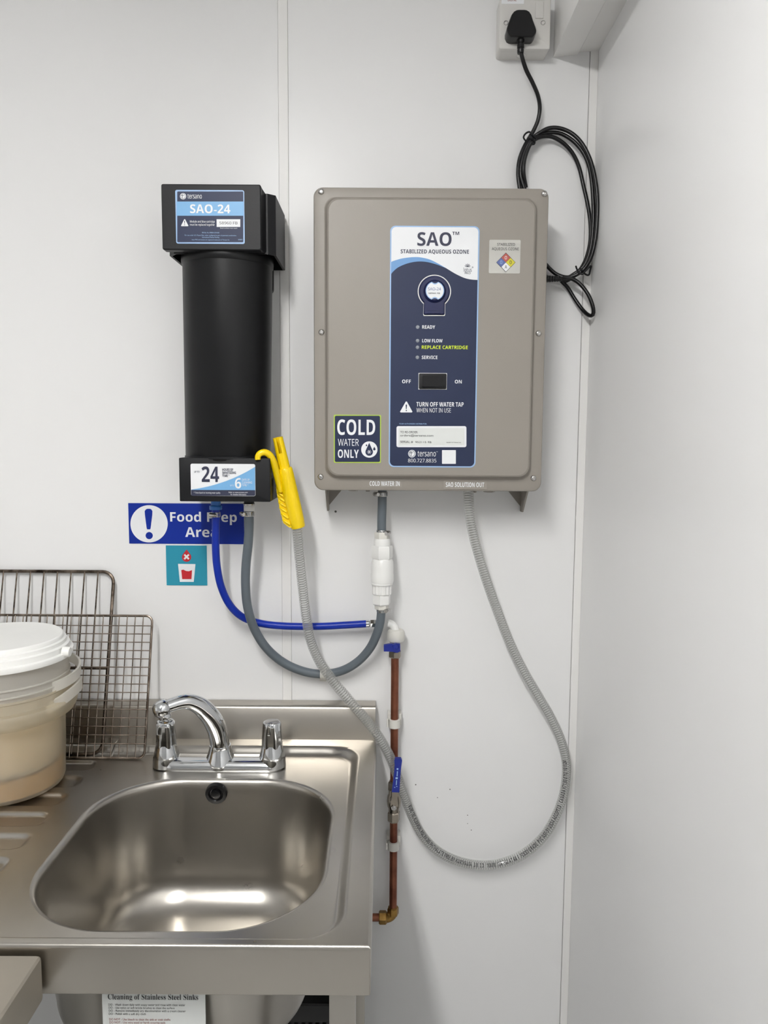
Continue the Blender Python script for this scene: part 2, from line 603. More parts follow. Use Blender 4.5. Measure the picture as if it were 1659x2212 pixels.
# upstand, aprons, legs
B = MB()
for (x0, x1) in ((SX0, SX1),):
    prof = [(-0.0025, 0.88), (-0.0025, 0.962), (-0.030, 0.962), (-0.034, 0.9605), (-0.036, 0.957), (-0.0465, 0.9005), (-0.0465, 0.88)]
    B.loft([[(x0, y, z) for y, z in prof], [(x1 - 0.002, y, z) for y, z in prof]])
B.build('upstand', 'steel_brushed', sink, smooth=50)
MB().box(SX0, SX1, SY0, SY0 + 0.012, 0.8385, 0.8975, 0.0035, 3).build('front_apron', 'steel_brushed', sink)
MB().box(SX1 - 0.008, SX1, SY0 + 0.010, -0.002, 0.842, 0.8965, 0.002).build('side_apron', 'steel', sink)
for (lx, ly) in ((-0.046, -0.6), (-0.046, -0.12), (-1.2, -0.6), (-1.2, -0.12)):
    MB().box(lx - 0.0155, lx + 0.0155, ly - 0.0155, ly + 0.0155, 0.0, 0.882, 0.002).build('leg', 'steel', sink)
ov = at(468, 1712, -0.197)
MB().lathe((ov.x, -0.2005, ov.z), (0, -1, -0.1), [(0.0185, -0.004), (0.0185, 0.002), (0.0172, 0.0042), (0.0125, 0.0045), (0.0105, 0.002), (0.0085, 0.0015), (0.0078, 0.0045), (0.003, 0.005)], 36).build('overflow_grille', 'black_cable', sink, label='round black overflow cover')

# ------------------------------------------------------------------ mixer tap
tap = thing('mixer_tap', 'chrome deck mixer tap with curved spout and two handles', 'tap', (-0.286, -0.135, ZR))
YT = -0.138
tb0, tb1 = -0.395, -0.177
B = MB()
zb = ZR - 0.001
ring0 = rr(tb0, tb1, YT - 0.026, YT + 0.026, 0.0255, 10, 12)
def tapring(ins, z): return [(x, y, z) for x, y in rr(tb0 + ins, tb1 - ins, YT - 0.026 + ins, YT + 0.026 - ins, 0.0255 - ins, 10, 12)]
B.loft([tapring(0.001, zb), tapring(0, zb + 0.002), tapring(0.001, zb + 0.008), tapring(0.004, zb + 0.014), tapring(0.009, zb + 0.0175), tapring(0.016, zb + 0.0185)], True, True)
B.build('base', 'chrome', tap, smooth=60)
hx = (at(360, 1640, YT).x, at(588, 1640, YT).x)
sxm = at(476, 1620, YT).x
for x in hx:
    MB().lathe((x, YT, zb), (0, 0, 1), [(0.0245, 0.003), (0.024, 0.012), (0.0225, 0.022), (0.0195, 0.034), (0.0182, 0.040), (0.0175, 0.043)], 36).build('pillar', 'chrome', tap, smooth=60)
MB().lathe((sxm, YT, zb), (0, 0, 1), [(0.028, 0.003), (0.0265, 0.013), (0.0225, 0.024), (0.0195, 0.034), (0.0188, 0.040)], 36).build('pillar', 'chrome', tap, smooth=60)
for k, x in enumerate(hx):
    z0 = zb + 0.036
    B = MB()
    nn = 48
    rings = []
    for r_, z in ((0.0178, 0), (0.0180, 0.003), (0.0172, 0.022), (0.0162, 0.040), (0.0158, 0.0455), (0.0145, 0.047)):
        rings.append([(x + r_ * (1 + 0.035 * math.cos(6 * 2 * PI * q / nn)) * math.cos(2 * PI * q / nn), YT + r_ * (1 + 0.035 * math.cos(6 * 2 * PI * q / nn)) * math.sin(2 * PI * q / nn), z0 + z) for q in range(nn)])
    if k == 0:
        for r_, z in ((0.0115, 0.0465), (0.0105, 0.044), (0.0102, 0.030)):
            rings.append([(x + r_ * math.cos(2 * PI * q / nn), YT + r_ * math.sin(2 * PI * q / nn), z0 + z) for q in range(nn)])
    B.loft(rings)
    hd = B.build('handle', 'chrome', tap, smooth=40)
    MB().box(x - (0.012 if k == 0 else 0.006), x - (0.004 if k == 0 else -0.000), YT - 0.0185, YT - 0.012, z0 + 0.028, z0 + 0.0475, 0.0015).build('pointer', 'chrome', hd)
    if k == 0:
        MB().lathe((x, YT, z0 + 0.028), (0, 0, 1), [(0.0095, 0), (0.0095, 0.006), (0.004, 0.009), (0.003, 0.013)], 20).build('screw', 'brass', hd)
    else:
        MB().lathe((x, YT, z0 + 0.0455), (0, 0, 1), [(0.0125, 0), (0.0125, 0.002), (0.011, 0.003)], 28).build('cap', 'screw_steel', hd)
sp_px = [(476, 1613, .0), (474, 1600, .0), (470, 1580, -.004), (462, 1560, -.010), (449, 1541, -.018), (432, 1525, -.026), (410, 1516, -.036), (390, 1517, -.045), (367, 1524, -.055), (350, 1531, -.062)]
sp = spline([at(x, y, YT + d) for x, y, d in sp_px], 0.004)
N = len(sp)
def spr(t):
    ks = [(0, .0172), (.12, .0172), (.3, .0176), (.5, .0165), (.7, .0135), (.85, .0118), (1, .0112)]
    for (a, ra), (b, rb) in zip(ks, ks[1:]):
        if t <= b: return ra + (rb - ra) * (t - a) / (b - a)
    return ks[-1][1]
B = MB(); B.tube(sp, [spr(i / (N - 1)) for i in range(N)], 32)
spout = B.build('spout', 'chrome', tap, smooth=70)
e = sp[-1]
tdir = (sp[-1] - sp[-4]).normalized()
MB().lathe(e - tdir * 0.010, tdir, [(0.0122, 0.000), (0.0148, 0.002), (0.0154, 0.009), (0.0148, 0.015), (0.0122, 0.021), (0.0075, 0.0245), (0.002, 0.0255)], 32).build('spout_end', 'chrome', spout, smooth=70)
MB().lathe(e + Vector((0.003, 0, -0.006)), (0.25, -0.1, -1), [(0.0105, 0), (0.0108, 0.008), (0.0098, 0.0115), (0.006, 0.0115)], 28).build('aerator', 'chrome', spout, smooth=50)

# ------------------------------------------------------------------ notice under the sink
nt_ = thing('cleaning_notice', 'white printed paper notice about cleaning stainless steel sinks', 'notice', at(331, 2260, -0.6))
YN = -0.594
x0, x1, _, zt = pxrect(220, 443, 2138, 2150, YN)
vplate('sheet', x0, x1, zt - 0.17, zt, YN + 0.0015, YN, 0.001, 'paper', nt_)
YP = YN - 0.0006
lettering('Cleaning of Stainless Steel Sinks', 233, 428, 2147.5, 2159.5, YP, 'print_black', nt_, 0.006, face='serif')
for s, a, b, y in (('DO - Wash down daily with soapy water and rinse with clean water', 234, 400, 2173), ('DO - Use nylon or soft bristle brushes to clean the surface', 234.5, 377, 2179.5), ('DO - Remove immediately any discolouration with a cream cleaner', 235, 401, 2186), ('DO - Polish with a soft dry cloth', 235, 315, 2192.5)):
    lettering(s, a, b, y - 4.6, y, YP, 'print_black', nt_, 0.004)
for s, a, b, y in (('DO NOT - Use bleach to clean the sink or soak cloths', 236, 368, 2204.5), ('DO NOT - Use wire wool or harsh scouring pads', 236.5, 357, 2211)):
    lettering(s, a, b, y - 4.6, y, YP, 'print_red', nt_, 0.004)

# ------------------------------------------------------------------ prep table at the left
tbl = thing('prep_table', 'plain steel prep table butted against the front of the sink', 'table', (-0.75, -0.93, 0))
TZ = 0.893
MB().box(-1.15, -0.383, -1.25, -0.6465, TZ - 0.055, TZ, 0.006, 3).build('table_top', 'table_steel', tbl)
for lx in (-0.43, -1.1):
    for ly in (-0.70, -1.2):
        MB().box(lx - 0.018, lx + 0.018, ly - 0.018, ly + 0.018, 0, TZ - 0.05, 0.002).build('leg', 'steel', tbl)

# ------------------------------------------------------------------ black crate under the sink
cr = thing('slotted_crate', 'black slotted plastic crate standing under the sink', 'crate', (-0.22, -0.2, 0))
ct = at(700, 2173, -0.26).z
cx0, cx1, cy0, cy1 = -0.40, -0.075, -0.26, -0.06
B = MB()
B.box(cx0, cx1, cy0, cy0 + 0.006, ct - 0.030, ct, 0.001)
B.box(cx0, cx1, cy0, cy0 + 0.006, 0.0, 0.20, 0.001)
xx = cx1
B.box(cx0, cx1, cy1, cy1 + 0.006, 0, ct, 0.001)
B.box(cx0, cx0 + 0.006, cy0 + 0.006, cy1, 0, ct, 0.001)
B.box(cx1 - 0.006, cx1, cy0 + 0.006, cy1, 0, ct, 0.001)
B.box(cx0 + 0.006, cx1 - 0.006, cy0 + 0.006, cy1, 0, 0.008, 0.001)
B.build('shell', 'black_crate', cr)
x = cx1
while x > cx0 + 0.01:
    MB().box(x - 0.005, x, cy0, cy0 + 0.006, 0.199, ct - 0.029).build('bar', 'black_crate', cr)
    x -= 0.0118

# ------------------------------------------------------------------ wire racks leaning on the wall
def rack(name, label, grp, corners, rod, wire, rc, spacing_x, zs, m1, m2, midbars=()):
    """corners: xl, xr, (yb, zb), (yt, zt): frame leaning from the drainer back to the wall"""
    xl, xr, (yb, zb), (yt, zt) = corners
    L = math.hypot(yt - yb, zt - zb)
    ud = Vector((0, (yt - yb) / L, (zt - zb) / L))
    nrm = Vector((0, -ud.z, ud.y))
    def pt(x, s, o=0): return Vector((x, yb, zb)) + ud * s + nrm * o
    r_ = thing(name, label, 'wire rack', ((xl + xr) / 2, yb, zb), grp)
    outl = rr(xl, xr, 0, L, rc, 6)
    outl = outl + outl[:2]
    B = MB(); B.tube([pt(x, s) for x, s in outl], rod, 8, False); B.build('frame', m1, r_)
    v0 = None
    x = xr - spacing_x[0]
    while x > xl + 0.004:
        if v0 is None:
            B = MB(); B.tube([pt(x, 0.0, rod * 0.6), pt(x, L, rod * 0.6)], wire, 6); v0 = B.build('wire', m2, r_); x00 = x
        else:
            inst(v0, r_, (x - x00, 0, 0))
        x -= spacing_x[1]
    h0 = None
    for s in zs(L):
        if h0 is None:
            B = MB(); B.tube([pt(xl, s, rod * 0.6 + wire * 1.6), pt(xr, s, rod * 0.6 + wire * 1.6)], wire, 6); h0 = B.build('wire', m2, r_); s00 = s
        else:
            inst(h0, r_, ud * (s - s00))
    for s in midbars:
        B = MB(); B.tube([pt(xl, s), pt(xr, s)], rod * 0.8, 8); B.build('cross_bar', m1, r_)
    return r_


r1b, r1t = (-0.100, ZR + 0.0035), (-0.009, 1.215)
rack('oven_rack', 'tall dark wire oven rack with upright bars leaning behind the mesh rack', None,
     (-0.98, -0.5155, r1b, r1t), 0.0033, 0.0014, 0.022, (0.030, 0.0258), lambda L: [], 'wire_dark', 'wire_dark', midbars=(0.155,))
r2b, r2t = (-0.1135, ZR + 0.0028), (-0.0445, 1.138)
rack('cooling_rack', 'square mesh wire cooling rack leaning in front of the oven rack', None,
     (-0.80, -0.4335, r2b, r2t), 0.0023, 0.0010, 0.012, (0.0165, 0.0150), lambda L: [L - 0.0185 - 0.0152 * k for k in range(15)], 'wire_steel', 'wire_steel')

# ------------------------------------------------------------------ stacked tubs and lid
by = -0.212
bx = at(3, 1500, by).x
def zpx(px, py): return at(px, py, by).z
b0 = ZR + 0.0005
zrim = at(3, 1590, by - 0.1).z - b0            # underside of the outer tub's rim
tub = thing('plastic_tub', 'milky plastic tub of amber food standing on the drainer', 'tub', (bx, by, b0))
lo = [(0.088, 0.0), (0.0925, 0.003), (0.0950, 0.010), (0.0970, 0.06), (0.0985, zrim - 0.002), (0.104, zrim), (0.113, zrim + 0.004), (0.1175, zrim + 0.012), (0.1195, zrim + 0.024), (0.1180, zrim + 0.028), (0.1095, zrim + 0.030), (0.1075, zrim + 0.044), (0.1100, zrim + 0.046), (0.1100, zrim + 0.050)]
MB().lathe((bx, by, b0), (0, 0, 1), lo, 72, True, False).build('body', 'stained_tub', tub, smooth=50)
MB().lathe((bx, by, b0 + 0.004), (0, 0, 1), [(0.086, 0), (0.0905, 0.003), (0.092, 0.030), (0.0925, 0.032)], 56).build('contents', 'amber_food', tub, label='amber food in the tub')
z2 = b0 + 0.040
lz = at(3, 1465, by - 0.114).z
hb = lz - z2
zl = b0 + zrim - z2
tub2 = thing('plastic_tub', 'milky plastic tub with strap handle nested inside the amber tub', 'tub', (bx, by, z2))
up = [(0.084, 0.0), (0.088, 0.004), (0.090, 0.04), (0.0925, 0.07), (0.0955, zl + 0.010), (0.1045, zl + 0.030), (0.1060, zl + 0.050), (0.1065, hb - 0.010), (0.1080, hb - 0.004), (0.1085, hb + 0.010)]
MB().lathe((bx, by, z2), (0, 0, 1), up, 72, True, False).build('body', 'milky_tub', tub2, smooth=50)
for rz in (zl + 0.056, zl + 0.068):
    MB().lathe((bx, by, z2 + rz), (0, 0, 1), [(0.1050, -0.0015), (0.1085, -0.001), (0.1085, 0.001), (0.1050, 0.0015)], 64, False, False).build('rib', 'milky_tub', tub2, smooth=50)
MB().lathe((bx, by, z2 + 0.006), (0, 0, 1), [(0.080, 0), (0.0865, 0.002), (0.0885, 0.040), (0.0885, zl - 0.012), (0.0875, zl - 0.010)], 56).build('contents', 'amber_food_top', tub2, label='pale amber food in the tub')
# looped handle lugs at the right side
def strap(a0, a1, rad, zf, wid, th, bulge):
    rings = []
    n = 40
    for k in range(n + 1):
        t = k / n
        a = math.radians(a0 + (a1 - a0) * t)
        r_ = rad + bulge * math.sin(PI * t) ** 0.7
        z = zf(t)
        c = Vector((bx + r_ * math.cos(a), by + r_ * math.sin(a), z))
        o = Vector((math.cos(a), math.sin(a), 0))
        rings.append([c + o * th / 2 + Vector((0, 0, wid / 2)), c - o * th / 2 + Vector((0, 0, wid / 2)), c - o * th / 2 - Vector((0, 0, wid / 2)), c + o * th / 2 - Vector((0, 0, wid / 2))])
    return MB().loft(rings)
strap(-20, 40, 0.1005, lambda t: zpx(150, 1472) + 0.026 * t, 0.017, 0.0035, 0.0245).build('handle', 'milky_tub', tub2, smooth=40)
strap(-22, 42, 0.1010, lambda t: zpx(150, 1512) + 0.020 * math.sin(PI * t), 0.018, 0.0035, 0.0250).build('handle', 'milky_tub', tub, smooth=40)
lid = thing('tub_lid', 'round white plastic lid snapped onto the upper tub', 'lid', (bx, by, lz))
zt = zpx(3, 1374)
hl = zt - lz
lp = [(0.1095, -0.001), (0.1140, 0.0), (0.1150, 0.006), (0.1144, hl - 0.026), (0.1095, hl - 0.0245), (0.1088, hl - 0.016), (0.1045, hl - 0.014), (0.1038, hl - 0.0085), (0.1000, hl - 0.007), (0.0993, hl - 0.002), (0.0977, hl - 0.0003), (0.0963, hl), (0.0950, hl - 0.0006), (0.091, hl - 0.0012), (0.05, hl - 0.0012), (0.001, hl - 0.0012)]
MB().lathe((bx, by, lz), (0, 0, 1), lp, 80, False, True).build('cap', 'lid_white', lid, smooth=50)
# tear tab panel on the lid rim and the peg at the side
def rimpatch(a0, a1, z0, z1, r0, th, name, slope=0.0):
    rings = []
    for k in range(17):
        a = math.radians(a0 + (a1 - a0) * k / 16)
        o = Vector((math.cos(a), math.sin(a), 0)); c = Vector((bx, by, 0))
        za = z0; zb_ = z1 - (slope if k == 16 else 0)
        rings.append([c + o * r0 + Vector((0, 0, za)), c + o * (r0 + th) + Vector((0, 0, za)), c + o * (r0 + th) + Vector((0, 0, zb_)), c + o * r0 + Vector((0, 0, zb_))])
    return MB().loft(rings).build(name, 'lid_white', lid, smooth=40)
rimpatch(-150, -74, lz + 0.004, lz + hl - 0.018, 0.110, 0.0056, 'tear_tab')
ba = math.radians(-86)
bo = Vector((math.cos(ba), math.sin(ba), 0))
MB().lathe(Vector((bx, by, lz + 0.014)) + bo * 0.1145, bo, [(0.0062, 0), (0.006, 0.0022), (0.0045, 0.0026), (0.0038, 0.0016), (0.001, 0.0018)], 24).build('button', 'lid_white', lid)
MB().lathe((bx + 0.110, by - 0.010, zpx(152, 1404)), (1, 0, -0.05), [(0.0085, 0), (0.0085, 0.010), (0.0075, 0.012), (0.002, 0.0122)], 20).build('peg', 'lid_white', lid)

# ------------------------------------------------------------------ ozone dispenser cabinet
YC, YFL, YFR = -0.020, -0.116, -0.130
disp = thing('ozone_dispenser', 'large taupe wall cabinet with a dark blue control panel', 'dispenser', (0.077, -0.06, 1.382))
l_, r_, bt, tp = -0.1225, 0.2755, 1.3815, 1.8945
B = MB()
rings = [[(x, -0.004, z) for x, z in rr(l_ + .018, r_ - .018, bt + .018, tp - .018, .01, 8)], [(x, -0.092, z) for x, z in rr(l_ + .018, r_ - .018, bt + .018, tp - .018, .01, 8)]]
B.loft(rings).build('enclosure', 'taupe', disp)
cov = [(0.004, -0.088, 0.014), (0.0, -0.091, 0.016), (0.0, YFL + 0.004, 0.016), (0.0012, YFL + 0.0012, 0.016), (0.004, YFL, 0.014)]
rings = [[(x, y, z) for x, z in rr(l_ + i, r_ - i, bt + i, tp - i, q, 10)] for i, y, q in cov]
il, ir, ib, it = l_ + 0.0185, r_ - 0.0185, bt + 0.0205, tp - 0.0165
for i, y, q in ((0, YFL, .020), (.0015, YFL - .001, .020), (.006, YFR + .0015, .019), (.0085, YFR, .018)):
    rings.append([(x, y, z) for x, z in rr(il + i, ir - i, ib + i, it - i, q, 10)])
MB().loft(rings).build('cover', 'taupe', disp, smooth=25)
for sx, sy in ((693.5, 413.5), (1176, 418), (694.5, 717.5), (1163.5, 720), (692.5, 1030), (1152.5, 1033)):
    p = at(sx, sy, YFL - 0.001)
    MB().lathe((p.x, YFL + 0.0005, p.z), (0, -1, 0), [(0.0052, 0), (0.0052, 0.0008), (0.0047, 0.0022), (0.0034, 0.0032), (0.0021, 0.0035), (0.0019, 0.0022), (0.0004, 0.0022)], 24).build('screw', 'screw_steel', disp, smooth=40)
# lower wall brackets
for (ax, bx_, s) in ((704, 720, 1), (1104, 1137.5, -1)):
    p = [at(ax, 1062, -0.05), at(bx_, 1062, -0.05)]
    z_ = at(705, 1100, -0.05).z
    xo = p[0].x if s == 1 else p[1].x
    B = MB()
    B.prism([(xo, -0.085, bt + 0.02), (xo, -0.002, bt + 0.02), (xo, -0.002, z_ - 0.006), (xo, -0.022, z_ - 0.006), (xo, -0.075, bt + 0.002), (xo, -0.085, bt + 0.002)], (0.003 * s, 0, 0))
    B.prism([(xo, -0.004, bt + 0.02), (xo, -0.004, z_), (xo + s * 0.026, -0.004, bt - 0.008), (xo + s * 0.026, -0.004, bt + 0.02)], (0, -0.003, 0))
    B.build('bracket', 'taupe', disp, smooth=0)
for (ax, bx_, hh) in ((750, 776, 5), (789, 800, 6), (1042, 1071, 6), (1022, 1030, 7)):
    X0, X1, Z0, Z1 = pxrect(ax, bx_, 1062, 1062 + hh, -0.06)
    MB().lathe(((X0 + X1) / 2, -0.06, bt + 0.022), (0, 0, -1), [((X1 - X0) / 2, 0), ((X1 - X0) / 2, 0.022 + (Z1 - Z0) * 0.5), ((X1 - X0) / 2 * 0.75, 0.022 + (Z1 - Z0) * 1.1)], 6).build('cable_gland', 'taupe', disp)
# in / out labels on the flange
YL = YFL - 0.0006
for s, a, b, t, bb, yy0, yy1 in (('COLD WATER IN', 798.5, 863.5, 1039.5, 1049.5, 1035, 1053), ('SAO SOLUTION OUT', 963, 1046, 1042, 1052, 1038, 1057)):
    X0, X1, Z0, Z1 = pxrect(a - 5, b + 6, yy0, yy1, YL)
    lb = vplate('flange_label', X0, X1, Z0, Z1, YFL + 0.0002, YL, 0.001, 'taupe', disp)
    lettering(s, a, b, t, bb, YL - 0.0004, 'print_white', lb, 0.012)

# control panel
YP0 = YFR - 0.0008
X0, X1, Z0, Z1 = 0.0075, 0.1575, at(930, 1009.5, YP0).z, at(940, 488, YP0).z
cp = vplate('control_panel', X0, X1, Z0, Z1, YFR + 0.0005, YP0, 0.009, 'pale_blue', disp, label='dark blue control panel with a pale blue edge')
Y1 = YP0 - 0.0003
i = 0.0022
navy = MB().add([(x, Y1, z) for x, z in rr(X0 + i, X1 - i, Z0 + i, Z1 - i, 0.0078, 8)], [tuple(range(36))]).build('panel_field', 'navy', cp, smooth=0)
Y2 = Y1 - 0.0003
wave = [(1034, 604.5), (1029, 604.6), (1016, 603.5), (1002, 600), (982.5, 590.7), (962.6, 578.6), (945.4, 568.8), (928, 560.5), (909.6, 556.2), (893.7, 555.3), (870, 558), (852.5, 562.8), (844, 566)]
low = [(844, 592), (856.5, 580), (869.8, 572.8), (885.7, 567.5), (901.6, 565), (916, 565.2), (930.8, 567.8), (946.7, 572.6), (962.6, 579)]
def sm2(pts, n=4):
    v = [Vector((x, y, 0)) for x, y in pts]
    v = [v[0] * 2 - v[1]] + v + [v[-1] * 2 - v[-2]]
    o = []
    for q in range(1, len(v) - 2):
        p0, p1, p2, p3 = v[q - 1:q + 3]
        for k in range(n):
            t = k / n
            c = 0.5 * ((2 * p1) + (p2 - p0) * t + (2 * p0 - 5 * p1 + 4 * p2 - p3) * t * t + (3 * p1 - p0 - 3 * p2 + p3) * t ** 3)
            o.append((c.x, c.y))
    return o + [pts[-1]]
def clampx(pts, Y):
    out = []
    for x, y in pts:
        p = at(x, y, Y)
        p.x = min(max(p.x, X0 + i), X1 - i)
        out.append(p)
    return out
head = clampx(sm2(wave), Y2)
tl = [(x, z) for x, z in rr(X0 + i, X1 - i, Z0 + i, Z1 - i, 0.0078, 8)][:18]
hp = head + [Vector((x, Y2, z)) for x, z in tl[::-1]]
MB().add(hp, [tuple(range(len(hp)))]).build('header', 'print_white', cp, smooth=0)
bl = clampx(sm2(wave)[20:][::1], Y2)
lw = clampx(sm2(low), Y2)
MB().add(bl + lw, [tuple(range(len(bl) + len(lw)))]).build('wave_stripe', 'wave_blue', cp, smooth=0)
Y3 = Y2 - 0.0003
lettering('SAO', 901.5, 975.5, 501.5, 531, Y3, 'print_dark', cp, 0.030)
lettering('TM', 977, 992, 500.5, 507.5, Y3, 'print_dark', cp, 0.02)
lettering('STABILIZED AQUEOUS OZONE', 865.5, 1013, 539, 547.5, Y3, 'print_dark', cp, 0.020)
lettering('lotus', 1001.5, 1019, 578, 587, Y3, 'print_dark', cp)
lettering('PRO', 1004, 1016.5, 588, 592.2, Y3, 'print_dark', cp, 0.02)
for ang in (-62, -30, 0, 30, 62):      # lotus flower emblem
    c = Vector((1010.0, 577.0)); d = Vector((math.sin(math.radians(ang)), -math.cos(math.radians(ang))))
    q = Vector((-d.y, d.x)); L_ = 8 if abs(ang) < 40 else 7.2
    o_ = [c, c + d * L_ * .5 + q * 1.9, c + d * L_, c + d * L_ * .5 - q * 1.9]
    i_ = [c + d * 1.2, c + d * L_ * .5 + q * 1.2, c + d * (L_ - 1.1), c + d * L_ * .5 - q * 1.2]
    P = [at(v.x, v.y, Y3) for v in o_ + i_]
    MB().add(P, [(k, (k + 1) % 4, 4 + (k + 1) % 4, 4 + k) for k in range(4)]).build('emblem', 'print_dark', cp, smooth=0)
ring_flat('emblem', 1021, 577.5, 1.5, 0.8, Y3, 'print_dark', cp, 12)
# cartridge port, keyhole shaped
def keyhole(sc_):
    cx_, cy_, R = 938.3, 629.5, 35.0 * sc_
    hw = 23.5 * sc_ if sc_ < 1 else 23.5
    yb_ = 681.5 - (1 - sc_) * 35
    a = math.degrees(math.asin(min(1, hw / R)))
    pts = arc(cx_, cy_, R, -90 + a, 270 - a, 40)
    return pts + [(cx_ - hw - .8, yb_ - 2), (cx_ - hw + 1, yb_), (cx_ + hw - 1.8, yb_), (cx_ + hw - .3, yb_ - 2)]
def keyring(sc_, Y): return [at(x, y, Y) for x, y in keyhole(sc_)]
port = MB().loft([keyring(1.03, Y1 + 0.0002), keyring(1.03, Y1 - 0.0012), keyring(0.975, Y1 - 0.0012), keyring(0.965, Y1 - 0.0004)], False, False).build('port_rim', 'trim_white', cp, smooth=30)
MB().add(keyring(0.97, Y1 - 0.0004), [tuple(range(len(keyhole(0.97))))]).build('port_well', 'navy_deep', cp, smooth=0)
cc = at(938.6, 630.5, Y1)
cart = MB().loft([keyring(0.93, Y1 - 0.0004), keyring(0.93, Y1 - 0.003), keyring(0.88, Y1 - 0.0045)]).build('cartridge', 'navy_deep', cp, smooth=30, label='blue plug-in cartridge with a round white label')
dial = MB().lathe((cc.x, Y1 - 0.004, cc.z), (0, -1, 0), [(0.0192, 0), (0.019, 0.001), (0.0165, 0.0035), (0.0160, 0.0052), (0.0152, 0.006)], 44).build('dial', 'navy_deep', cart, smooth=40)
YD = Y1 - 0.0104
def apple(R, Rc, gap):
    """disc with a bite top and bottom"""
    out = []
    for k in range(72):
        a = 2 * PI * k / 72
        x, z = R * math.cos(a), R * math.sin(a)
        for sgn in (1, -1):
            zc = sgn * (R + gap)
            if (x * x + (z - zc) ** 2) < Rc * Rc:
                z = zc - sgn * math.sqrt(max(0, Rc * Rc - x * x))
        out.append((cc.x + x, z + cc.z))
    return out
MB().add([(x, YD, z) for x, z in apple(0.0155, 0.0062, 0.0028)], [tuple(range(72))]).build('label_edge', 'pale_blue', cart, smooth=0)
MB().add([(x, YD - 0.0003, z) for x, z in apple(0.0142, 0.0062, 0.0022)], [tuple(range(72))]).build('label_face', 'print_white', cart, smooth=0)
lettering('SAO-24', 924.5, 952.5, 621, 627.2, YD - 0.0006, 'haz_blue', cart, 0.0)
lettering('58960 FB', 925.5, 950.5, 631.8, 635, YD - 0.0006, 'print_black', cart, 0.02)
for (a, b, y0, y1, mm) in ((918, 957, 666, 671, 'navy_deep'), (918, 924, 671, 678, 'navy_deep'), (951, 957, 671, 678, 'navy_deep'), (928, 948, 672, 677, 'navy_deep')):
    X_0, X_1, Z_0, Z_1 = pxrect(a, b, y0, y1, Y1 - 0.004)
    vplate('hinge', X_0, X_1, Z_0, Z_1, Y1 - 0.0035, Y1 - 0.0058, 0.0008, mm, cart)
# status lights with captions
for s, x0_, x1_, y, mm, lx in (('READY', 912, 940, 706.5, 'print_white', 902.3), ('LOW FLOW', 912, 956, 736, 'print_white', 902), ('REPLACE CARTRIDGE', 911, 1010.5, 750.3, 'print_lime', 901.8), ('SERVICE', 911, 945, 772, 'print_white', 901.6)):
    lettering(s, x0_, x1_, y - 3.8, y + 3.6, Y3, mm, cp, 0.030)
    p = at(lx, y, Y1)
    MB().lathe((p.x, Y1, p.z), (0, -1, 0), [(0.0031, 0), (0.0030, 0.0006), (0.0022, 0.0012), (0.0004, 0.0014)], 20).build('status_light', 'led_grey', cp)
lettering('OFF', 868.5, 887.5, 820, 827.8, Y3, 'print_white', cp, 0.03)
lettering('ON', 982.5, 997.5, 820.5, 828.3, Y3, 'print_white', cp, 0.03)
X_0, X_1, Z_0, Z_1 = pxrect(903.8, 965.2, 806, 841.5, Y1)
vplate('switch_edge', X_0, X_1, Z_0, Z_1, Y1 + 0.0003, Y1 - 0.0006, 0.0004, 'trim_white', cp)
X_0, X_1, Z_0, Z_1 = pxrect(904.8, 964.2, 807, 840.5, Y1)
sw = vplate('rocker_switch', X_0, X_1, Z_0, Z_1, Y1 - 0.0005, Y1 - 0.003, 0.002, 'black_plastic', cp, bev=0.001)
X_0, X_1, Z_0, Z_1 = pxrect(912, 957, 811.5, 835.5, Y1 - 0.003)
xm = X_0 + (X_1 - X_0) * 0.78
B = MB()
B.loft([[(X_0, Y1 - 0.0025, z), (X_0, Y1 - 0.0075, z), (xm, Y1 - 0.0048, z), (X_1, Y1 - 0.0038, z), (X_1, Y1 - 0.0025, z)] for z in (Z_0, Z_1)])
B.build('rocker', 'black_plastic', sw, smooth=0)
# warning
flat('warning_triangle', [(864, 889.5), (865.5, 891), (889.5, 891), (891, 889.5), (879, 867.5), (876.5, 867.5)], Y3, 'print_white', cp)
flat('warning_mark', [(876.2, 874), (879.2, 874), (878.4, 884), (877, 884)], Y3 - 0.0003, 'navy', cp)
flat('warning_mark', arc(877.7, 886.8, 1.3, n=12), Y3 - 0.0003, 'navy', cp)
lettering('TURN OFF WATER TAP', 899.5, 1001.5, 868.6, 878.2, Y3, 'print_white', cp, 0.026)
lettering('WHEN NOT IN USE', 899.5, 974, 881.5, 890.8, Y3, 'print_white', cp, 0.0)
lettering('YOUR AUTHORIZED DISTRIBUTOR:', 862, 922, 914, 917, Y3, 'pale_blue', cp, 0.0)
flat('reorder_plate', rrpx(856.5, 1007.5, 920.5, 966, 4), Y3, 'print_white', cp)
flat('reorder_sticker', rrpx(861, 1003, 925, 962, 2), Y3 - 0.0003, 'paper', cp)
Y4 = Y3 - 0.0006
lettering('TO RE-ORDER:', 864.5, 903, 931, 935.8, Y4, 'print_black', cp, 0.0)
lettering('orders@tersano.com', 864.5, 936, 938.2, 942.8, Y4, 'print_black', cp, 0.018)
lettering('SERIAL #', 864.5, 892, 952, 956.8, Y4, 'print_black', cp, 0.014)
lettering('952115 FB', 897, 932, 953.2, 957, Y4, 'print_black', cp, 0.02)
lettering('PROPERTY OF TERSANO INC.', 964.5, 996.5, 954.8, 957, Y4, 'print_black', cp, 0.0)
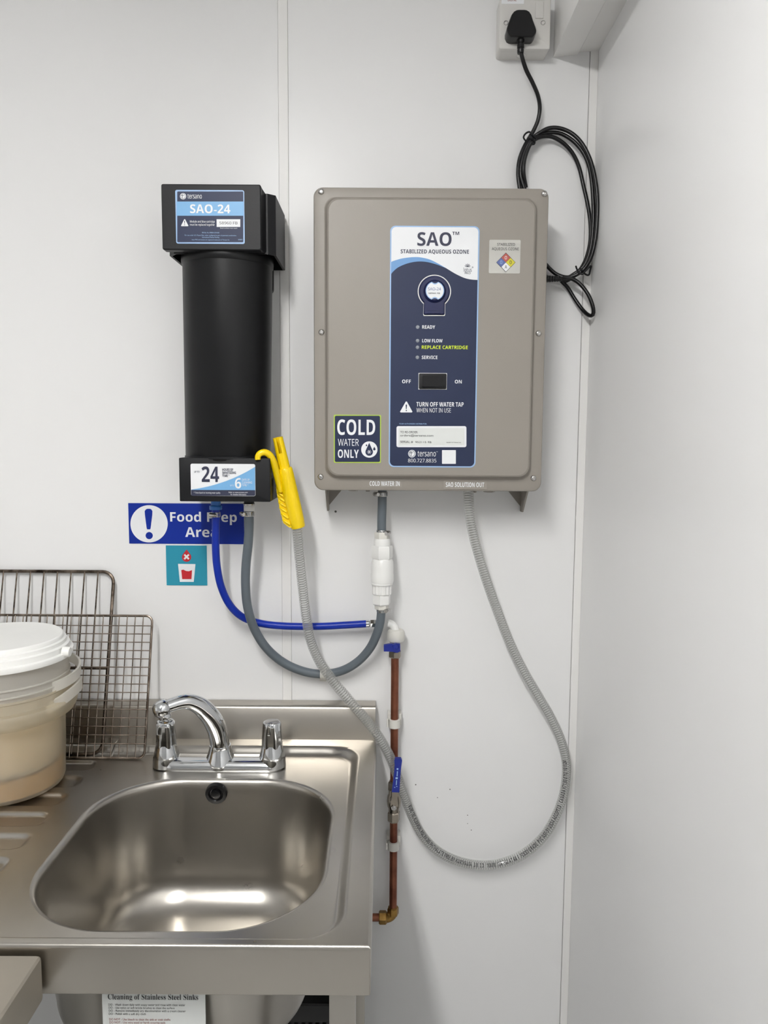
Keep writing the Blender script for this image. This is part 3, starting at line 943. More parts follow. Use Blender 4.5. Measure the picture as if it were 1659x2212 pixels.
def tersano_mark(cx_, cy_, R, Y, par, bg):
    flat('emblem', arc(cx_, cy_, R, n=32), Y, 'print_white', par)
    ring_flat('emblem', cx_, cy_, R * .82, R * .70, Y - 0.0002, bg, par)
    flat('emblem', [(cx_ - R * .28, cy_ - R * .55), (cx_ - R * .14, cy_ - R * .6), (cx_ - R * .14, cy_ + R * .62), (cx_ - R * .28, cy_ + R * .55)], Y - 0.0002, bg, par)
    flat('emblem', [(cx_ - R * .6, cy_ - R * .28), (cx_ + R * .3, cy_ - R * .32), (cx_ + R * .3, cy_ - R * .18), (cx_ - R * .6, cy_ - R * .14)], Y - 0.0002, bg, par)
tersano_mark(889.8, 980, 8.2, Y3, cp, 'navy')
lettering('tersano', 902, 941.5, 974.2, 985.8, Y3, 'print_white', cp, 0.004)
lettering('TM', 942, 945.5, 975.2, 976.8, Y3, 'print_white', cp, 0.0)
lettering('800.727.8835', 881.5, 942.5, 991, 998.8, Y3, 'print_white', cp, 0.006)
flat('code_patch', rrpx(954.8, 984.8, 972.3, 1002, 1), Y3, 'print_white', cp)
# cold-water sticker
YS = YFR - 0.0006
X_0, X_1, Z_0, Z_1 = pxrect(721, 823, 896, 1000, YS)
st = vplate('cold_water_sticker', X_0, X_1, Z_0, Z_1, YFR + 0.0003, YS, 0.002, 'lime_edge', disp)
flat('sticker_field', rrpx(723.3, 820.8, 898.2, 997.8, 3), YS - 0.0003, 'navy', st)
lettering('COLD', 728.5, 810.5, 906, 939.5, YS - 0.0006, 'print_white', st, 0.030)
lettering('WATER', 730, 775, 948, 963, YS - 0.0006, 'print_white', st, 0.0)
lettering('ONLY', 729.8, 775, 971, 989, YS - 0.0006, 'print_white', st, 0.022)
flat('emblem', arc(797.8, 971, 17.6, n=40), YS - 0.0006, 'print_white', st)
def drop(cx_, cyt, cyb, R):
    cy_ = cyb - R
    a = math.degrees(math.asin(R / (cy_ - cyt)))
    return [(cx_, cyt)] + arc(cx_, cy_, R, a, -180 - a, 28)
flat('emblem', drop(797.5, 956.5, 984.5, 8.2), YS - 0.0009, 'navy', st)
flat('emblem', drop(791.6, 959.3, 963.8, 1.6), YS - 0.0009, 'navy', st)
flat('emblem', drop(808.6, 965, 973, 2.6), YS - 0.0009, 'navy', st)
for a in (0, 60, 120):
    c_, s_ = math.cos(math.radians(a)), math.sin(math.radians(a))
    flat('emblem', [(797.5 + c_ * 4.8 - s_ * .5, 976.3 + s_ * 4.8 + c_ * .5), (797.5 - c_ * 4.8 - s_ * .5, 976.3 - s_ * 4.8 + c_ * .5), (797.5 - c_ * 4.8 + s_ * .5, 976.3 - s_ * 4.8 - c_ * .5), (797.5 + c_ * 4.8 + s_ * .5, 976.3 + s_ * 4.8 - c_ * .5)], YS - 0.0012, 'print_white', st)
# hazard sticker
X_0, X_1, Z_0, Z_1 = pxrect(1056.5, 1124, 518, 590.5, YS)
hz = vplate('hazard_sticker', X_0, X_1, Z_0, Z_1, YFR + 0.0003, YS + 0.0001, 0.002, 'sticker_clear', disp)
lettering('STABILIZED', 1074, 1112.5, 525, 531, YS - 0.0003, 'print_black', hz, 0.0)
lettering('AQUEOUS OZONE', 1062.5, 1121, 534.5, 540.5, YS - 0.0003, 'print_black', hz, 0.0)
dc, dr_ = (1092.8, 566.8), 20.2
flat('diamond_edge', [(dc[0], dc[1] - dr_ - 1), (dc[0] + dr_ * .98 + 1, dc[1]), (dc[0], dc[1] + dr_ + 1), (dc[0] - dr_ * .98 - 1, dc[1])], YS - 0.0003, 'print_black', hz)
for (ox, oy, mm, ch, tm) in ((0, -.5, 'haz_red', '0', 'print_white'), (-.5, 0, 'haz_blue', '0', 'pale_blue'), (.5, 0, 'haz_yellow', '0', 'print_black'), (0, .5, 'print_white', 'A', 'print_black')):
    c_ = (dc[0] + ox * dr_, dc[1] + oy * dr_); q = dr_ / 2 - .25
    flat('diamond', [(c_[0], c_[1] - q), (c_[0] + q, c_[1]), (c_[0], c_[1] + q), (c_[0] - q, c_[1])], YS - 0.0006, mm, hz)
    lettering(ch, c_[0] - 2.3, c_[0] + 2.3, c_[1] - 4, c_[1] + 3.6, YS - 0.0009, tm, hz, 0.0)

# ------------------------------------------------------------------ black cartridge module
mod = thing('cartridge_module', 'black wall-mounted cartridge module with tall cylinder', 'cartridge module', (-0.28, -0.08, 1.36))
hz0, hz1 = 1.7785, 1.8825
B = MB()
B.loft([[(x, -0.137, z) for x, z in rr(-0.358, -0.199, hz0 + .002, hz1 - .006, 0.003, 4)], [(x, -0.148, z) for x, z in rr(-0.3655, -0.2035, hz0, hz1, 0.003, 4)], [(x, -0.1635, z) for x, z in rr(-0.3655, -0.2035, hz0, hz1, 0.003, 4)], [(x, -0.165, z) for x, z in rr(-0.364, -0.205, hz0 + .0015, hz1 - .0015, 0.003, 4)]])
head_o = B.build('top_housing', 'black_plastic', mod)
# rear shell, open underneath
B = MB()
xa, xb, za, zb2 = -0.366, -0.1845, 1.7785, 1.876
outer_r = [(xa, -0.010), (xa, -0.120), (xa + 0.012, -0.138), (xb - 0.012, -0.138), (xb, -0.128), (xb, -0.010)]
B.loft([[(x, y, za) for x, y in outer_r], [(x, y, zb2) for x, y in outer_r]], False, True)
inn = [(xa + .004, -0.012), (xa + .004, -0.118), (xa + 0.015, -0.134), (xb - 0.015, -0.134), (xb - .004, -0.125), (xb - .004, -0.012)]
B.loft([[(x, y, za) for x, y in inn], [(x, y, za + 0.03) for x, y in inn]], False, True)
B.add([(x, y, za) for x, y in outer_r + inn], [(k, k + 1, 7 + k, 6 + k) for k in range(5)])
B.build('rear_shell', 'black_plastic', mod, smooth=30)
vplate('mounting_plate', -0.362, -0.2065, 1.737, 1.86, -0.001, -0.012, 0.008, 'black_plastic', mod)
MB().lathe((-0.279, -0.0815, 1.432), (0.004 / .36, -0.004 / .36 * 0, 1), [(0.0735, 0), (0.0745, 0.002), (0.0772, 0.335), (0.0790, 0.337), (0.0795, 0.3435), (0.0785, 0.356)], 64).build('cylinder', 'black_tube', mod, smooth=40)
q0 = at(388, 1083, -0.155); q1 = at(583.5, 990, -0.155)
lb0 = vplate('bottom_housing', q0.x, q1.x, q0.z, q1.z, -0.004, -0.155, 0.002, 'black_plastic', mod, bev=0.0015)
B = MB().lathe((-0.277, -0.08, q1.z - 0.002), (0, 0, 1), [(0.078, 0), (0.078, 0.004), (0.0765, 0.005)], 56); B.build('collar', 'black_plastic', mod, smooth=40)
# top label
YA = -0.1656
X_0, X_1, Z_0, Z_1 = pxrect(379.5, 528, 410.5, 526.5, YA)
tl_ = vplate('top_label', X_0, X_1, Z_0, Z_1, -0.1648, YA, 0.003, 'pale_blue', mod, label='blue printed label')
flat('label_field', rrpx(382.8, 525.5, 413.5, 523.2, 2), YA - 0.0003, 'navy', tl_)
flat('label_stripe', [(381.5, 435.3), (526.5, 435.3), (526.5, 466), (381.5, 466)], YA - 0.0006, 'sky_blue', tl_)
YB = YA - 0.0009
tersano_mark(395.5, 424, 6.8, YB, tl_, 'navy')
lettering('tersano', 405, 436, 419, 428.8, YB, 'print_white', tl_, 0.006)
lettering('SAO-24', 410.5, 497.5, 441.5, 460.5, YB, 'print_white', tl_, 0.036)
flat('warning_triangle', [(391, 487.5), (392, 488.7), (406, 488.7), (407, 487.5), (399.8, 473.5), (398, 473.5)], YB, 'print_white', tl_)
flat('warning_mark', [(397.9, 477), (399.7, 477), (399.2, 483.5), (398.4, 483.5)], YB - 0.0003, 'navy', tl_)
flat('warning_mark', arc(398.8, 485.6, .9, n=10), YB - 0.0003, 'navy', tl_)
lettering('Module and blue cartridge', 410.3, 464, 475.8, 480.8, YB, 'print_white', tl_, 0.0)
lettering('must be replaced together', 410.3, 464, 482.6, 487.6, YB, 'print_white', tl_, 0.0)
flat('serial_patch', [(467.8, 473.6), (519, 473.6), (519, 490.2), (468, 490.2)], YB, 'print_white', tl_)
lettering('58960 FB', 474, 513, 478.8, 484.6, YB - 0.0003, 'print_black', tl_, 0.004)
lettering('Serial numbers must match', 475.5, 512.5, 491.6, 494, YB, 'print_white', tl_, 0.0)
for s, a, b, y in (('EPA Est. No. 090854-CAN-001', 436.5, 473.5, 503.8), ('For use under U.S. Patent Nos. when configured as part of patented combination.', 399, 511, 509.6), ('International Patents Pending', 436.5, 473.5, 513.8), ('lotus PRO and tersano are registered trademarks of Tersano Inc.', 414.5, 496, 519.2), ('5030871', 514.5, 523.5, 519)):
    lettering(s, a, b, y - 2.6, y, YB, 'pale_blue', tl_, 0.0)
# bottom label
YA = -0.1556
X_0, X_1, Z_0, Z_1 = pxrect(412, 551.5, 1002, 1071.5, YA)
bl_ = vplate('bottom_label', X_0, X_1, Z_0, Z_1, -0.1548, YA, 0.003, 'print_white', mod, label='white and light blue printed label')
crv = sm2([(551, 1008.5), (530, 1020.5), (505, 1032.5), (480, 1042), (455, 1049.5), (430, 1055), (413.5, 1057.5)])
flat('label_swoosh', crv + [(413.5, 1059), (551, 1059)], YA - 0.0003, 'sky_blue', bl_)
flat('label_band', [(412.8, 1058.3), (551.3, 1058.8), (551.3, 1069), (549.5, 1071), (415, 1071), (413, 1069)], YA - 0.0006, 'print_dark', bl_)
YB = YA - 0.0009
lettering('UP TO', 419.2, 431, 1017, 1021.2, YB, 'print_dark', bl_, 0.0)
lettering('24', 435.5, 473, 1007.5, 1041, YB, 'print_dark', bl_, 0.034)
for s, b, y in (('HOURS OF', 503.5, 1017), ('SANITIZING', 509.5, 1023.5), ('TIME *', 495.5, 1030)):
    lettering(s, 480, b, y - 5.2, y, YB, 'print_dark', bl_, 0.014)
lettering('UP TO', 497, 505.5, 1047, 1050.3, YB, 'print_white', bl_, 0.0)
lettering('6', 507.5, 521, 1032.5, 1055, YB, 'print_white', bl_, 0.03)
for s, b, y in (('DAYS OF', 539, 1038.5), ('CLEANING', 544.5, 1044.5), ('TIME *', 536.5, 1050.3)):
    lettering(s, 522.5, b, y - 4.6, y, YB, 'print_white', bl_, 0.008)
lettering('* Times based on incoming water quality', 418.5, 476, 1062.2, 1066, YB, 'print_white', bl_, 0.0)
lettering('Refer to www.tersano.com', 494, 535, 1062, 1065, YB, 'print_white', bl_, 0.0)
lettering('for detailed information', 498, 532, 1066.4, 1069.4, YB, 'print_white', bl_, 0.0)
# hose fittings under the module
YH = -0.085
def vfit(px, rows, Y, mats, par, n=20):
    """stack of turned rings: rows = [(y0,y1,halfwidth px)]"""
    for (y0, y1, hw), mm, nm in zip(rows, *mats):
        a = at(px, y0, Y); b = at(px, y1, Y)
        r_ = (at(px + hw, y0, Y).x - a.x)
        MB().lathe((a.x, Y, b.z), (0, 0, 1), [(r_ * .94, 0), (r_, 0.0008), (r_, a.z - b.z - 0.0008), (r_ * .94, a.z - b.z)], n).build(nm, mm, par, smooth=40)
vfit(466, [(1072, 1094, 10.5), (1092, 1101, 13.5)], YH, (('fitting_blue', 'fitting_blue'), ('outlet_fitting', 'outlet_fitting')), mod)
vfit(538, [(1072, 1087, 11), (1086.5, 1091.5, 12.5), (1091, 1104, 11.5)], YH, (('black_plastic', 'screw_steel', 'white_plastic'), ('inlet_fitting', 'inlet_ring', 'inlet_fitting')), mod)

# ------------------------------------------------------------------ hoses
def clamp(c, axis, r_, side, par, hose='hose_grey'):
    """worm-drive hose clamp: slotted band and screw housing"""
    B = MB()
    ax = Vector(axis).normalized()
    n = 36
    pr = []
    B.lathe(Vector(c) - ax * 0.0045, ax, [(r_ * .97, 0), (r_ + .0008, 0.0002), (r_ + .0011, .001), (r_ + .0011, .008), (r_ + .0008, .0088), (r_ * .97, .009)], n)
    cl = B.build('hose_clamp', 'screw_steel', par, smooth=40)
    u = Vector((side, -0.55, 0)).normalized()
    sc_ = Vector(c) + u * (r_ + 0.004)
    t = ax.cross(u).normalized()
    MB().lathe(sc_ - t * 0.007, t, [(0.0036, 0), (0.0042, 0.001), (0.0042, 0.010), (0.0034, 0.0105), (0.0034, 0.0135), (0.001, 0.0138)], 14).build('clamp_screw', 'screw_steel', cl, smooth=40)
    # band slots
    for k in range(9):
        a = math.radians(-150 + 15 * k) + (0 if side < 0 else 0)
        o = Vector((math.cos(a), math.sin(a), 0))
        pc = Vector(c) + o * (r_ + 0.0012)
        tt = Vector((-o.y, o.x, 0))
        B = MB()
        P = [pc + tt * 0.0005 + ax * 0.003, pc - tt * 0.0005 + ax * 0.003, pc - tt * 0.0005 - ax * 0.003, pc + tt * 0.0005 - ax * 0.003]
        B.prism([p - o * 0.0006 for p in P], o * 0.0008)
        B.build('band_slot', hose, cl, smooth=0)
    return cl


RB = 0.0069
bh = thing('blue_hose', 'glossy blue water hose curving from the black module to a white elbow', 'hose', at(640, 1352, -0.03))
bp_ = [(466, 1092, -.085), (466, 1140, -.084), (466, 1185, -.080), (469, 1225, -.074), (478, 1268, -.066), (496, 1306, -.055), (524, 1333, -.042), (565, 1347, -.033), (620, 1352.5, -.030), (690, 1353, -.030), (750, 1350, -.030), (792, 1347.5, -.030)]
B = MB(); B.tube(spline([at(*p) for p in bp_]), RB, 18); B.build('tube', 'hose_blue', bh, smooth=60)
c = at(466, 1111.5, -.0845)
clamp(c, (0, 0, 1), RB + 0.0005, -0.1, bh, 'hose_blue')
a = at(790, 1347.6, -.030); b = at(845, 1345.5, -.030)
MB().lathe(a, b - a, [(0.0060, 0), (0.0072, 0.001), (0.0072, 0.006), (0.0058, 0.0075), (0.0058, 0.009)], 24).build('ferrule', 'chrome', bh, smooth=40)
MB().lathe(a + (b - a).normalized() * 0.0085, b - a, [(0.0070, 0), (0.0078, 0.001), (0.0078, 0.019), (0.0065, 0.021)], 6).build('hex_nut', 'chrome', bh, smooth=20)

RG = 0.0083
gh = thing('grey_hose', 'long grey water hose looping from the black module to the white coupling', 'hose', at(690, 1456, -0.02))
gp = [(538, 1098, -.085), (538, 1135, -.084), (536, 1175, -.080), (531.5, 1220, -.074), (530.5, 1265, -.070), (535, 1312, -.065), (549, 1357, -.056), (575, 1399, -.043), (612, 1431, -.029), (655, 1450, -.0235), (697, 1456, -.022), (738, 1449, -.025), (772, 1430, -.032), (798, 1402, -.042), (813, 1372, -.050), (821.5, 1342, -.054), (824, 1312, -.055), (824.5, 1305, -.055)]
gpath = spline([at(*p) for p in gp])
B = MB(); B.tube(gpath, RG, 18); B.build('tube', 'hose_grey', gh, smooth=60)
clamp(at(538, 1110, -.0848), (0, 0, 1), RG + 0.0004, -0.8, gh)
clamp(at(824.3, 1317, -.055), (0.02, 0, 1), RG + 0.0003, 0.9, gh)
gs = thing('grey_hose', 'short straight grey hose joining the taupe cabinet to the white coupling', 'hose', at(825, 1150, -0.055))
B = MB(); B.tube(spline([at(826, 1056, -.055), at(825.5, 1090, -.055), at(824.5, 1125, -.055), at(824.5, 1160, -.055)]), RG, 18); B.build('tube', 'hose_grey', gs, smooth=60)
clamp(at(826, 1067, -.055), (0, 0, 1), RG + 0.0003, -0.9, gs)
clamp(at(824.5, 1150, -.055), (0, 0, 1), RG + 0.0003, 0.9, gs)

# white quick coupling between the grey hoses
qc = thing('hose_coupling', 'white plastic quick coupling with hexagonal nuts between two grey hoses', 'coupling', at(825, 1316, -0.055))
def seg(px, y0, y1, prof, Y, mm, nm, par, n=32, phase=0.0):
    a = at(px, y0, Y); b = at(px, y1, Y)
    hh = a.z - b.z
    s = at(px + 10, (y0 + y1) / 2, Y).x - at(px, (y0 + y1) / 2, Y).x
    return MB().lathe((a.x, Y, b.z), (0, 0, 1), [(hw * s / 10, hh * t) for hw, t in prof], n, phase=phase).build(nm, mm, par, smooth=28)
YQ = -.055
seg(825, 1149, 1166, [(15, 0), (16.5, .08), (16.5, .9), (15.5, 1)], YQ, 'milky_plastic', 'barb', qc, 6, 0.15)
seg(825.5, 1163, 1182, [(18, 0), (18.5, .1), (18, .85), (16.5, 1)], YQ, 'white_plastic', 'neck', qc)
seg(825.5, 1178, 1206.5, [(21.5, 0), (23.5, .12), (23.5, .88), (21.5, 1)], YQ, 'white_plastic', 'hex_nut', qc, 6, 0.2)
seg(826, 1205, 1259, [(22, 0), (24, .03), (25, .12), (25, .35), (24.2, .40), (24.6, .62), (23.6, .85), (21, .95), (17, 1)], YQ, 'white_plastic', 'body', qc)
rel_hole = at(837, 1248.5, YQ - 0.0195)
MB().lathe((rel_hole.x, YQ - 0.0170, rel_hole.z), (0.5, -1, 0), [(0.0018, 0), (0.0018, 0.0016), (0.001, 0.0018)], 10).build('release_hole_shade', 'black_plastic', qc)  # uncut release hole: its inner shade made as a small black dot
seg(825, 1257, 1264, [(19, 0), (23.5, .3), (23.8, .7), (22, 1)], YQ, 'white_plastic', 'ring', qc)
a = at(825, 1262, YQ); b = at(825, 1283, YQ)
B = MB()
s = (at(835, 1270, YQ).x - at(825, 1270, YQ).x) / 10
rings = []
for t in (0, .06, .94, 1):
    rings.append([(a.x + (21.5 - (1.6 if (k // 2) % 2 else 0) - (1 if t in (0, 1) else 0)) * s * math.cos(2 * PI * k / 56), YQ + (21.5 - (1.6 if (k // 2) % 2 else 0) - (1 if t in (0, 1) else 0)) * s * math.sin(2 * PI * k / 56), b.z + (a.z - b.z) * t) for k in range(56)])
B.loft(rings).build('ribbed_collar', 'white_plastic', qc, smooth=25)
seg(824.5, 1281, 1306, [(17.5, 0), (20, .1), (20.5, .9), (19, 1)], YQ, 'white_plastic', 'hex_nut', qc, 6, 0.35)
seg(824.5, 1304, 1316, [(14, 0), (15.5, .12), (15.5, 1)], YQ, 'milky_plastic', 'barb', qc, 6, 0.1)

# hose clip for the grey loop
hc = thing('hose_clip', 'small white plastic clip holding the grey hose loop to the wall', 'clip', at(696, 1475, 0))
p = at(698, 1456, -.022)
B = MB()
B.lathe((p.x - 0.0055, -.022, p.z), (1, 0, 0), [(RG + 0.0002, 0), (RG + .0022, 0.0003), (RG + .0022, 0.0115), (RG + 0.0002, 0.0118)], 28, False, False)
B.build('band', 'milky_plastic', hc, smooth=40)
MB().box(p.x - 0.007, p.x + 0.006, -0.016, -0.0005, p.z - 0.017, p.z + 0.009, 0.0015).build('foot', 'milky_plastic', hc)

# ------------------------------------------------------------------ copper pipe and valves
PXW, PY, PR = 0.0226, -0.030, 0.0075
def pz(row): return at(851, row, PY).z
pp = thing('copper_pipe', 'vertical copper water pipe with brass elbow fixed to the wall', 'pipe', (PXW, PY, pz(2000)))
MB().lathe((PXW, PY, pz(1965)), (0, 0, 1), [(PR, 0), (PR, pz(1415) - pz(1965))], 24).build('pipe', 'copper', pp, smooth=60)
zc_ = at(848, 1982, PY).z
MB().lathe((PXW, PY, pz(1976)), (0, 0, 1), [(0.0095, 0), (0.0115, 0.002), (0.0115, 0.013), (0.0100, 0.016), (0.0085, 0.017)], 6, phase=.2).build('compression_nut', 'brass', pp, smooth=25)
el = []
for k in range(11):
    a = PI / 2 * k / 10
    el.append((PXW - 0.014 + 0.014 * math.cos(a), PY, zc_ + 0.014 - 0.014 * math.sin(a)))
el = [(PXW, PY, zc_ + 0.022)] + el + [(PXW - 0.024, PY, zc_)]
B = MB(); B.tube(el, 0.0098, 22); B.build('elbow', 'brass', pp, smooth=60)
nx_ = at(827, 1982, PY).x
MB().lathe((nx_ - 0.008, PY, zc_), (1, 0, 0), [(0.0105, 0), (0.0128, 0.002), (0.0128, 0.0135), (0.0105, 0.016)], 6, phase=.1).build('compression_nut', 'brass', pp, smooth=25)
MB().lathe((-0.18, PY, zc_), (1, 0, 0), [(PR, 0), (PR, nx_ + 0.18)], 20).build('pipe', 'copper', pp, smooth=60)
for row in (1562, 1826):
    k = thing('pipe_clip', ['white plastic pipe clip on the copper pipe above the lever valve', 'white plastic pipe clip on the copper pipe below the lever valve'][row > 1700], 'clip', (PXW, -0.01, pz(row)), 'pipe clips')
    z0 = pz(row)
    MB().lathe((PXW, PY, z0 - 0.0085), (0, 0, 1), [(PR, 0), (PR + 0.0034, 0.0006), (PR + 0.0034, 0.0164), (PR, 0.017)], 28, False, False).build('band', 'milky_plastic', k, smooth=40)
    MB().box(PXW - 0.013, PXW + 0.0135, -0.024, -0.0005, z0 - 0.007, z0 + 0.016, 0.0015).build('saddle', 'milky_plastic', k)
    MB().box(PXW - 0.0150, PXW - 0.0115, -0.036, -0.022, z0 - 0.006, z0 + 0.007, 0.001).build('latch', 'milky_plastic', k)

# small isolating valve with white elbow on top of the pipe
tv = thing('isolating_valve', 'small tap valve with stubby blue lever and white elbow atop the copper pipe', 'valve', (PXW, PY, pz(1422)))
MB().lathe((PXW, PY, pz(1420)), (0, 0, 1), [(0.0105, 0), (0.0122, 0.0015), (0.0122, 0.0115), (0.0105, 0.0135)], 6, phase=.35).build('compression_nut', 'nickel', tv, smooth=25)
MB().lathe((PXW, PY, pz(1408)), (0, 0, 1), [(0.0098, 0), (0.0098, pz(1384) - pz(1408))], 20).build('body', 'nickel', tv, smooth=40)
lv = [at(x, y, -0.046) for x, y in ((829, 1391.5), (846, 1388.5), (850, 1390.5), (855, 1388), (864, 1389), (864.5, 1405), (858, 1408), (846, 1405.5), (829, 1405))]
B = MB(); B.prism(lv, (0, -0.007, 0)); lev = B.build('lever', 'lever_blue', tv, smooth=0)
p = at(854.5, 1397.5, -0.053)
MB().lathe((p.x, -0.040, p.z), (0, -1, 0), [(0.0055, 0), (0.0055, 0.0135), (0.0048, 0.0150), (0.0028, 0.0150), (0.0026, 0.0138), (0.0004, 0.0138)], 20).build('lever_screw', 'lever_blue', lev, smooth=40)
seg(855.5, 1359, 1387, [(14, 0), (17.5, .12), (19, .3), (19, .75), (17, .92), (13, 1)], PY, 'milky_plastic', 'cap_nut', tv, 20)
ep = spline([at(838, 1346, -.030), at(845, 1348, -.030), at(851, 1354, -.030), at(854.5, 1363, -.030), at(856, 1372, -.030)], 0.002)
B = MB(); B.tube(ep, 0.0078, 18); B.build('elbow', 'white_plastic', tv, smooth=60)

# lever valve
vv = thing('lever_valve', 'ball valve with a long upright blue lever on the copper pipe', 'valve', (PXW, PY, pz(1772)))
def vseg(r0, r1, prof, mm, nm, n=24, ph=0.0):
    zz0, zz1 = pz(r1), pz(r0)
    return MB().lathe((PXW, PY, zz0), (0, 0, 1), [(r_, (zz1 - zz0) * t) for r_, t in prof], n, phase=ph).build(nm, mm, vv, smooth=28)
vseg(1686, 1707, [(0.0105, 0), (0.0118, .12), (0.0118, .85), (0.0098, 1)], 'nickel', 'compression_nut', 6, .3)
vseg(1704, 1756, [(0.0095, 0), (0.0105, .08), (0.0105, .2), (0.0125, .28), (0.0138, .5), (0.0125, .72), (0.0105, .8), (0.0105, .95), (0.0095, 1)], 'nickel', 'body')
vseg(1752, 1774, [(0.0105, 0), (0.0122, .12), (0.0122, .88), (0.0105, 1)], 'nickel', 'compression_nut', 6, .25)
p = at(850.5, 1737, -0.06)
MB().lathe((p.x, -0.036, p.z), (0, -1, 0), [(0.0075, 0), (0.0075, 0.018), (0.0055, 0.020), (0.0055, 0.030)], 20).build('stem', 'nickel', vv, smooth=40)
YV = -0.070
lp_ = [at(x, y, YV) for x, y in ((843, 1738), (846, 1748), (854, 1748), (860, 1740), (858.5, 1722), (860.5, 1709), (846.5, 1708), (846.5, 1722))]
B = MB(); B.prism(lp_, (0, -0.0025, 0)); B.build('lever_plate', 'nickel', vv, smooth=0)
MB().lathe((p.x, YV - 0.002, p.z), (0, -1, 0), [(0.0052, 0), (0.0052, 0.004), (0.0028, 0.0045), (0.0028, 0.007), (0.001, 0.0075)], 6).build('lever_nut', 'screw_steel', vv, smooth=25)
ls = [at(x, y, YV - 0.0005) for x, y in ((846.3, 1708.5), (851, 1670), (852.5, 1650), (851.8, 1640), (854, 1636.5), (866, 1636.8), (868.5, 1640), (866.5, 1655), (864.5, 1675), (862.5, 1709))]
B = MB(); B.prism([v + Vector((0, 0.003, 0)) for v in ls], (0, -0.0085, 0)); lvr = B.build('lever', 'lever_blue', vv, smooth=0)
ym = YV - 0.0062
for pts in ([(857.5, 1659), (861, 1660), (859.5, 1664), (856.5, 1662)], [(857.5, 1666), (859.5, 1666), (858.8, 1677), (856.8, 1677)], [(854.5, 1679), (859.5, 1679), (859, 1683), (854.3, 1683)], [(855.8, 1685), (857.6, 1685), (856.8, 1696), (855.0, 1696)], [(851.5, 1700), (854, 1700), (853.8, 1701.6), (851.4, 1701.6)], [(856, 1698), (858.5, 1698.5), (858.2, 1700), (855.8, 1699.5)]):
    flat('print_mark', pts, ym, 'pale_blue', lvr)

# ------------------------------------------------------------------ clear wire-reinforced hose with yellow nozzle
RH = 0.0093
sh = thing('spray_hose', 'clear spiral-wire hose with yellow nozzle looping down the wall', 'hose', at(1040, 1885, -0.03))
hp_ = [(1012, 1058, -.060), (1013, 1085, -.060), (1017, 1125, -.059), (1025, 1165, -.057), (1038, 1212, -.055), (1055, 1265, -.053), (1075, 1320, -.050), (1100, 1385, -.047), (1130, 1447, -.044), (1162, 1502, -.041), (1191, 1552, -.038), (1213, 1603, -.036), (1224, 1655, -.034), (1219, 1710, -.032), (1201, 1763, -.030), (1170, 1812, -.028), (1126, 1848, -.026), (1078, 1866, -.025), (1034, 1869, -.025), (988, 1860, -.026), (945, 1838, -.030), (912, 1804, -.036), (889, 1760, -.044), (872, 1715, -.0525), (857, 1672, -.0545), (840, 1630, -.056), (816, 1588, -.061), (786, 1549, -.065), (754, 1512, -.064), (719, 1470, -.062), (690, 1428, -.064), (671, 1382, -.070), (662, 1335, -.078), (656, 1285, -.088), (650, 1230, -.098), (645, 1180, -.107), (641, 1130, -.114)]
hpath = spline([at(*p) for p in hp_], 0.005)
B = MB(); B.tube(hpath, RH, 20); B.build('tube', 'clear_hose', sh, smooth=70)
# steel spiral inside the wall of the hose
L = [0]
for a, b in zip(hpath, hpath[1:]): L.append(L[-1] + (b - a).length)
fr = frames(hpath)
pitch = 0.0046
turns = L[-1] / pitch
ns = int(turns * 12)
B = MB(); hel = []
j = 0
for k in range(ns + 1):
    s = L[-1] * k / ns
    while j < len(L) - 2 and L[j + 1] < s: j += 1
    f = (s - L[j]) / (L[j + 1] - L[j])
    c = hpath[j].lerp(hpath[j + 1], f)
    u = fr[j][1].lerp(fr[j + 1][1], f).normalized(); v = fr[j][2].lerp(fr[j + 1][2], f).normalized()
    a = 2 * PI * turns * k / ns
    hel.append(c + (u * math.cos(a) + v * math.sin(a)) * (RH - 0.0017))
B.tube(hel, 0.00056, 4, False)
B.build('spiral_wire', 'wire_coil', sh, smooth=70, label='fine steel spiral inside the clear hose')
# printed line along the hose
txt = 'KURI TEC KLEARON POLYWIRE PHTHALATE FREE BY KURIYAMA  3/8  I.D.  10MM 150 PSI AT 68 F  FOOD GRADE  PVC NSF-51 USDA ACCEPTED   CANADA K7130 0712 10/1/24'
rev = hpath[::-1]
LR = [0]
for a, b in zip(rev, rev[1:]): LR.append(LR[-1] + (b - a).length)
def nearest(px, py, Y):
    q = at(px, py, Y)
    return LR[min(range(len(rev)), key=lambda k: (rev[k] - q).length)]
s0, s1 = nearest(876, 1736, -.048), nearest(1226, 1636, -.034)
import bisect


def along_hose(vs):
    ax_, bx_2 = min(v.x for v in vs), max(v.x for v in vs)
    outv = []
    for v in vs:
        s = s0 + (s1 - s0) * (v.x - ax_) / (bx_2 - ax_)
        j = min(len(LR) - 2, max(0, bisect.bisect(LR, s) - 1))
        f = (s - LR[j]) / (LR[j + 1] - LR[j])
        c = rev[j].lerp(rev[j + 1], f)
        t = (rev[min(j + 2, len(rev) - 1)] - rev[max(j - 1, 0)]).normalized()
        o = Vector((0, -1, 0)); o = (o - t * o.dot(t)).normalized()
        inw = o.cross(t)                       # towards the inside of the loop
        if inw.dot(at(1040, 1600, -.03) - c) < 0: inw = -inw
        ang = 0.12 + 0.80 * v.y / 0.72
        outv.append(c + (o * math.cos(ang) + inw * math.sin(ang)) * (RH + 0.0002))
    return outv


TEXT_JOBS.append((txt, 'bold', along_hose, 'print_black', sh, 'lettering'))

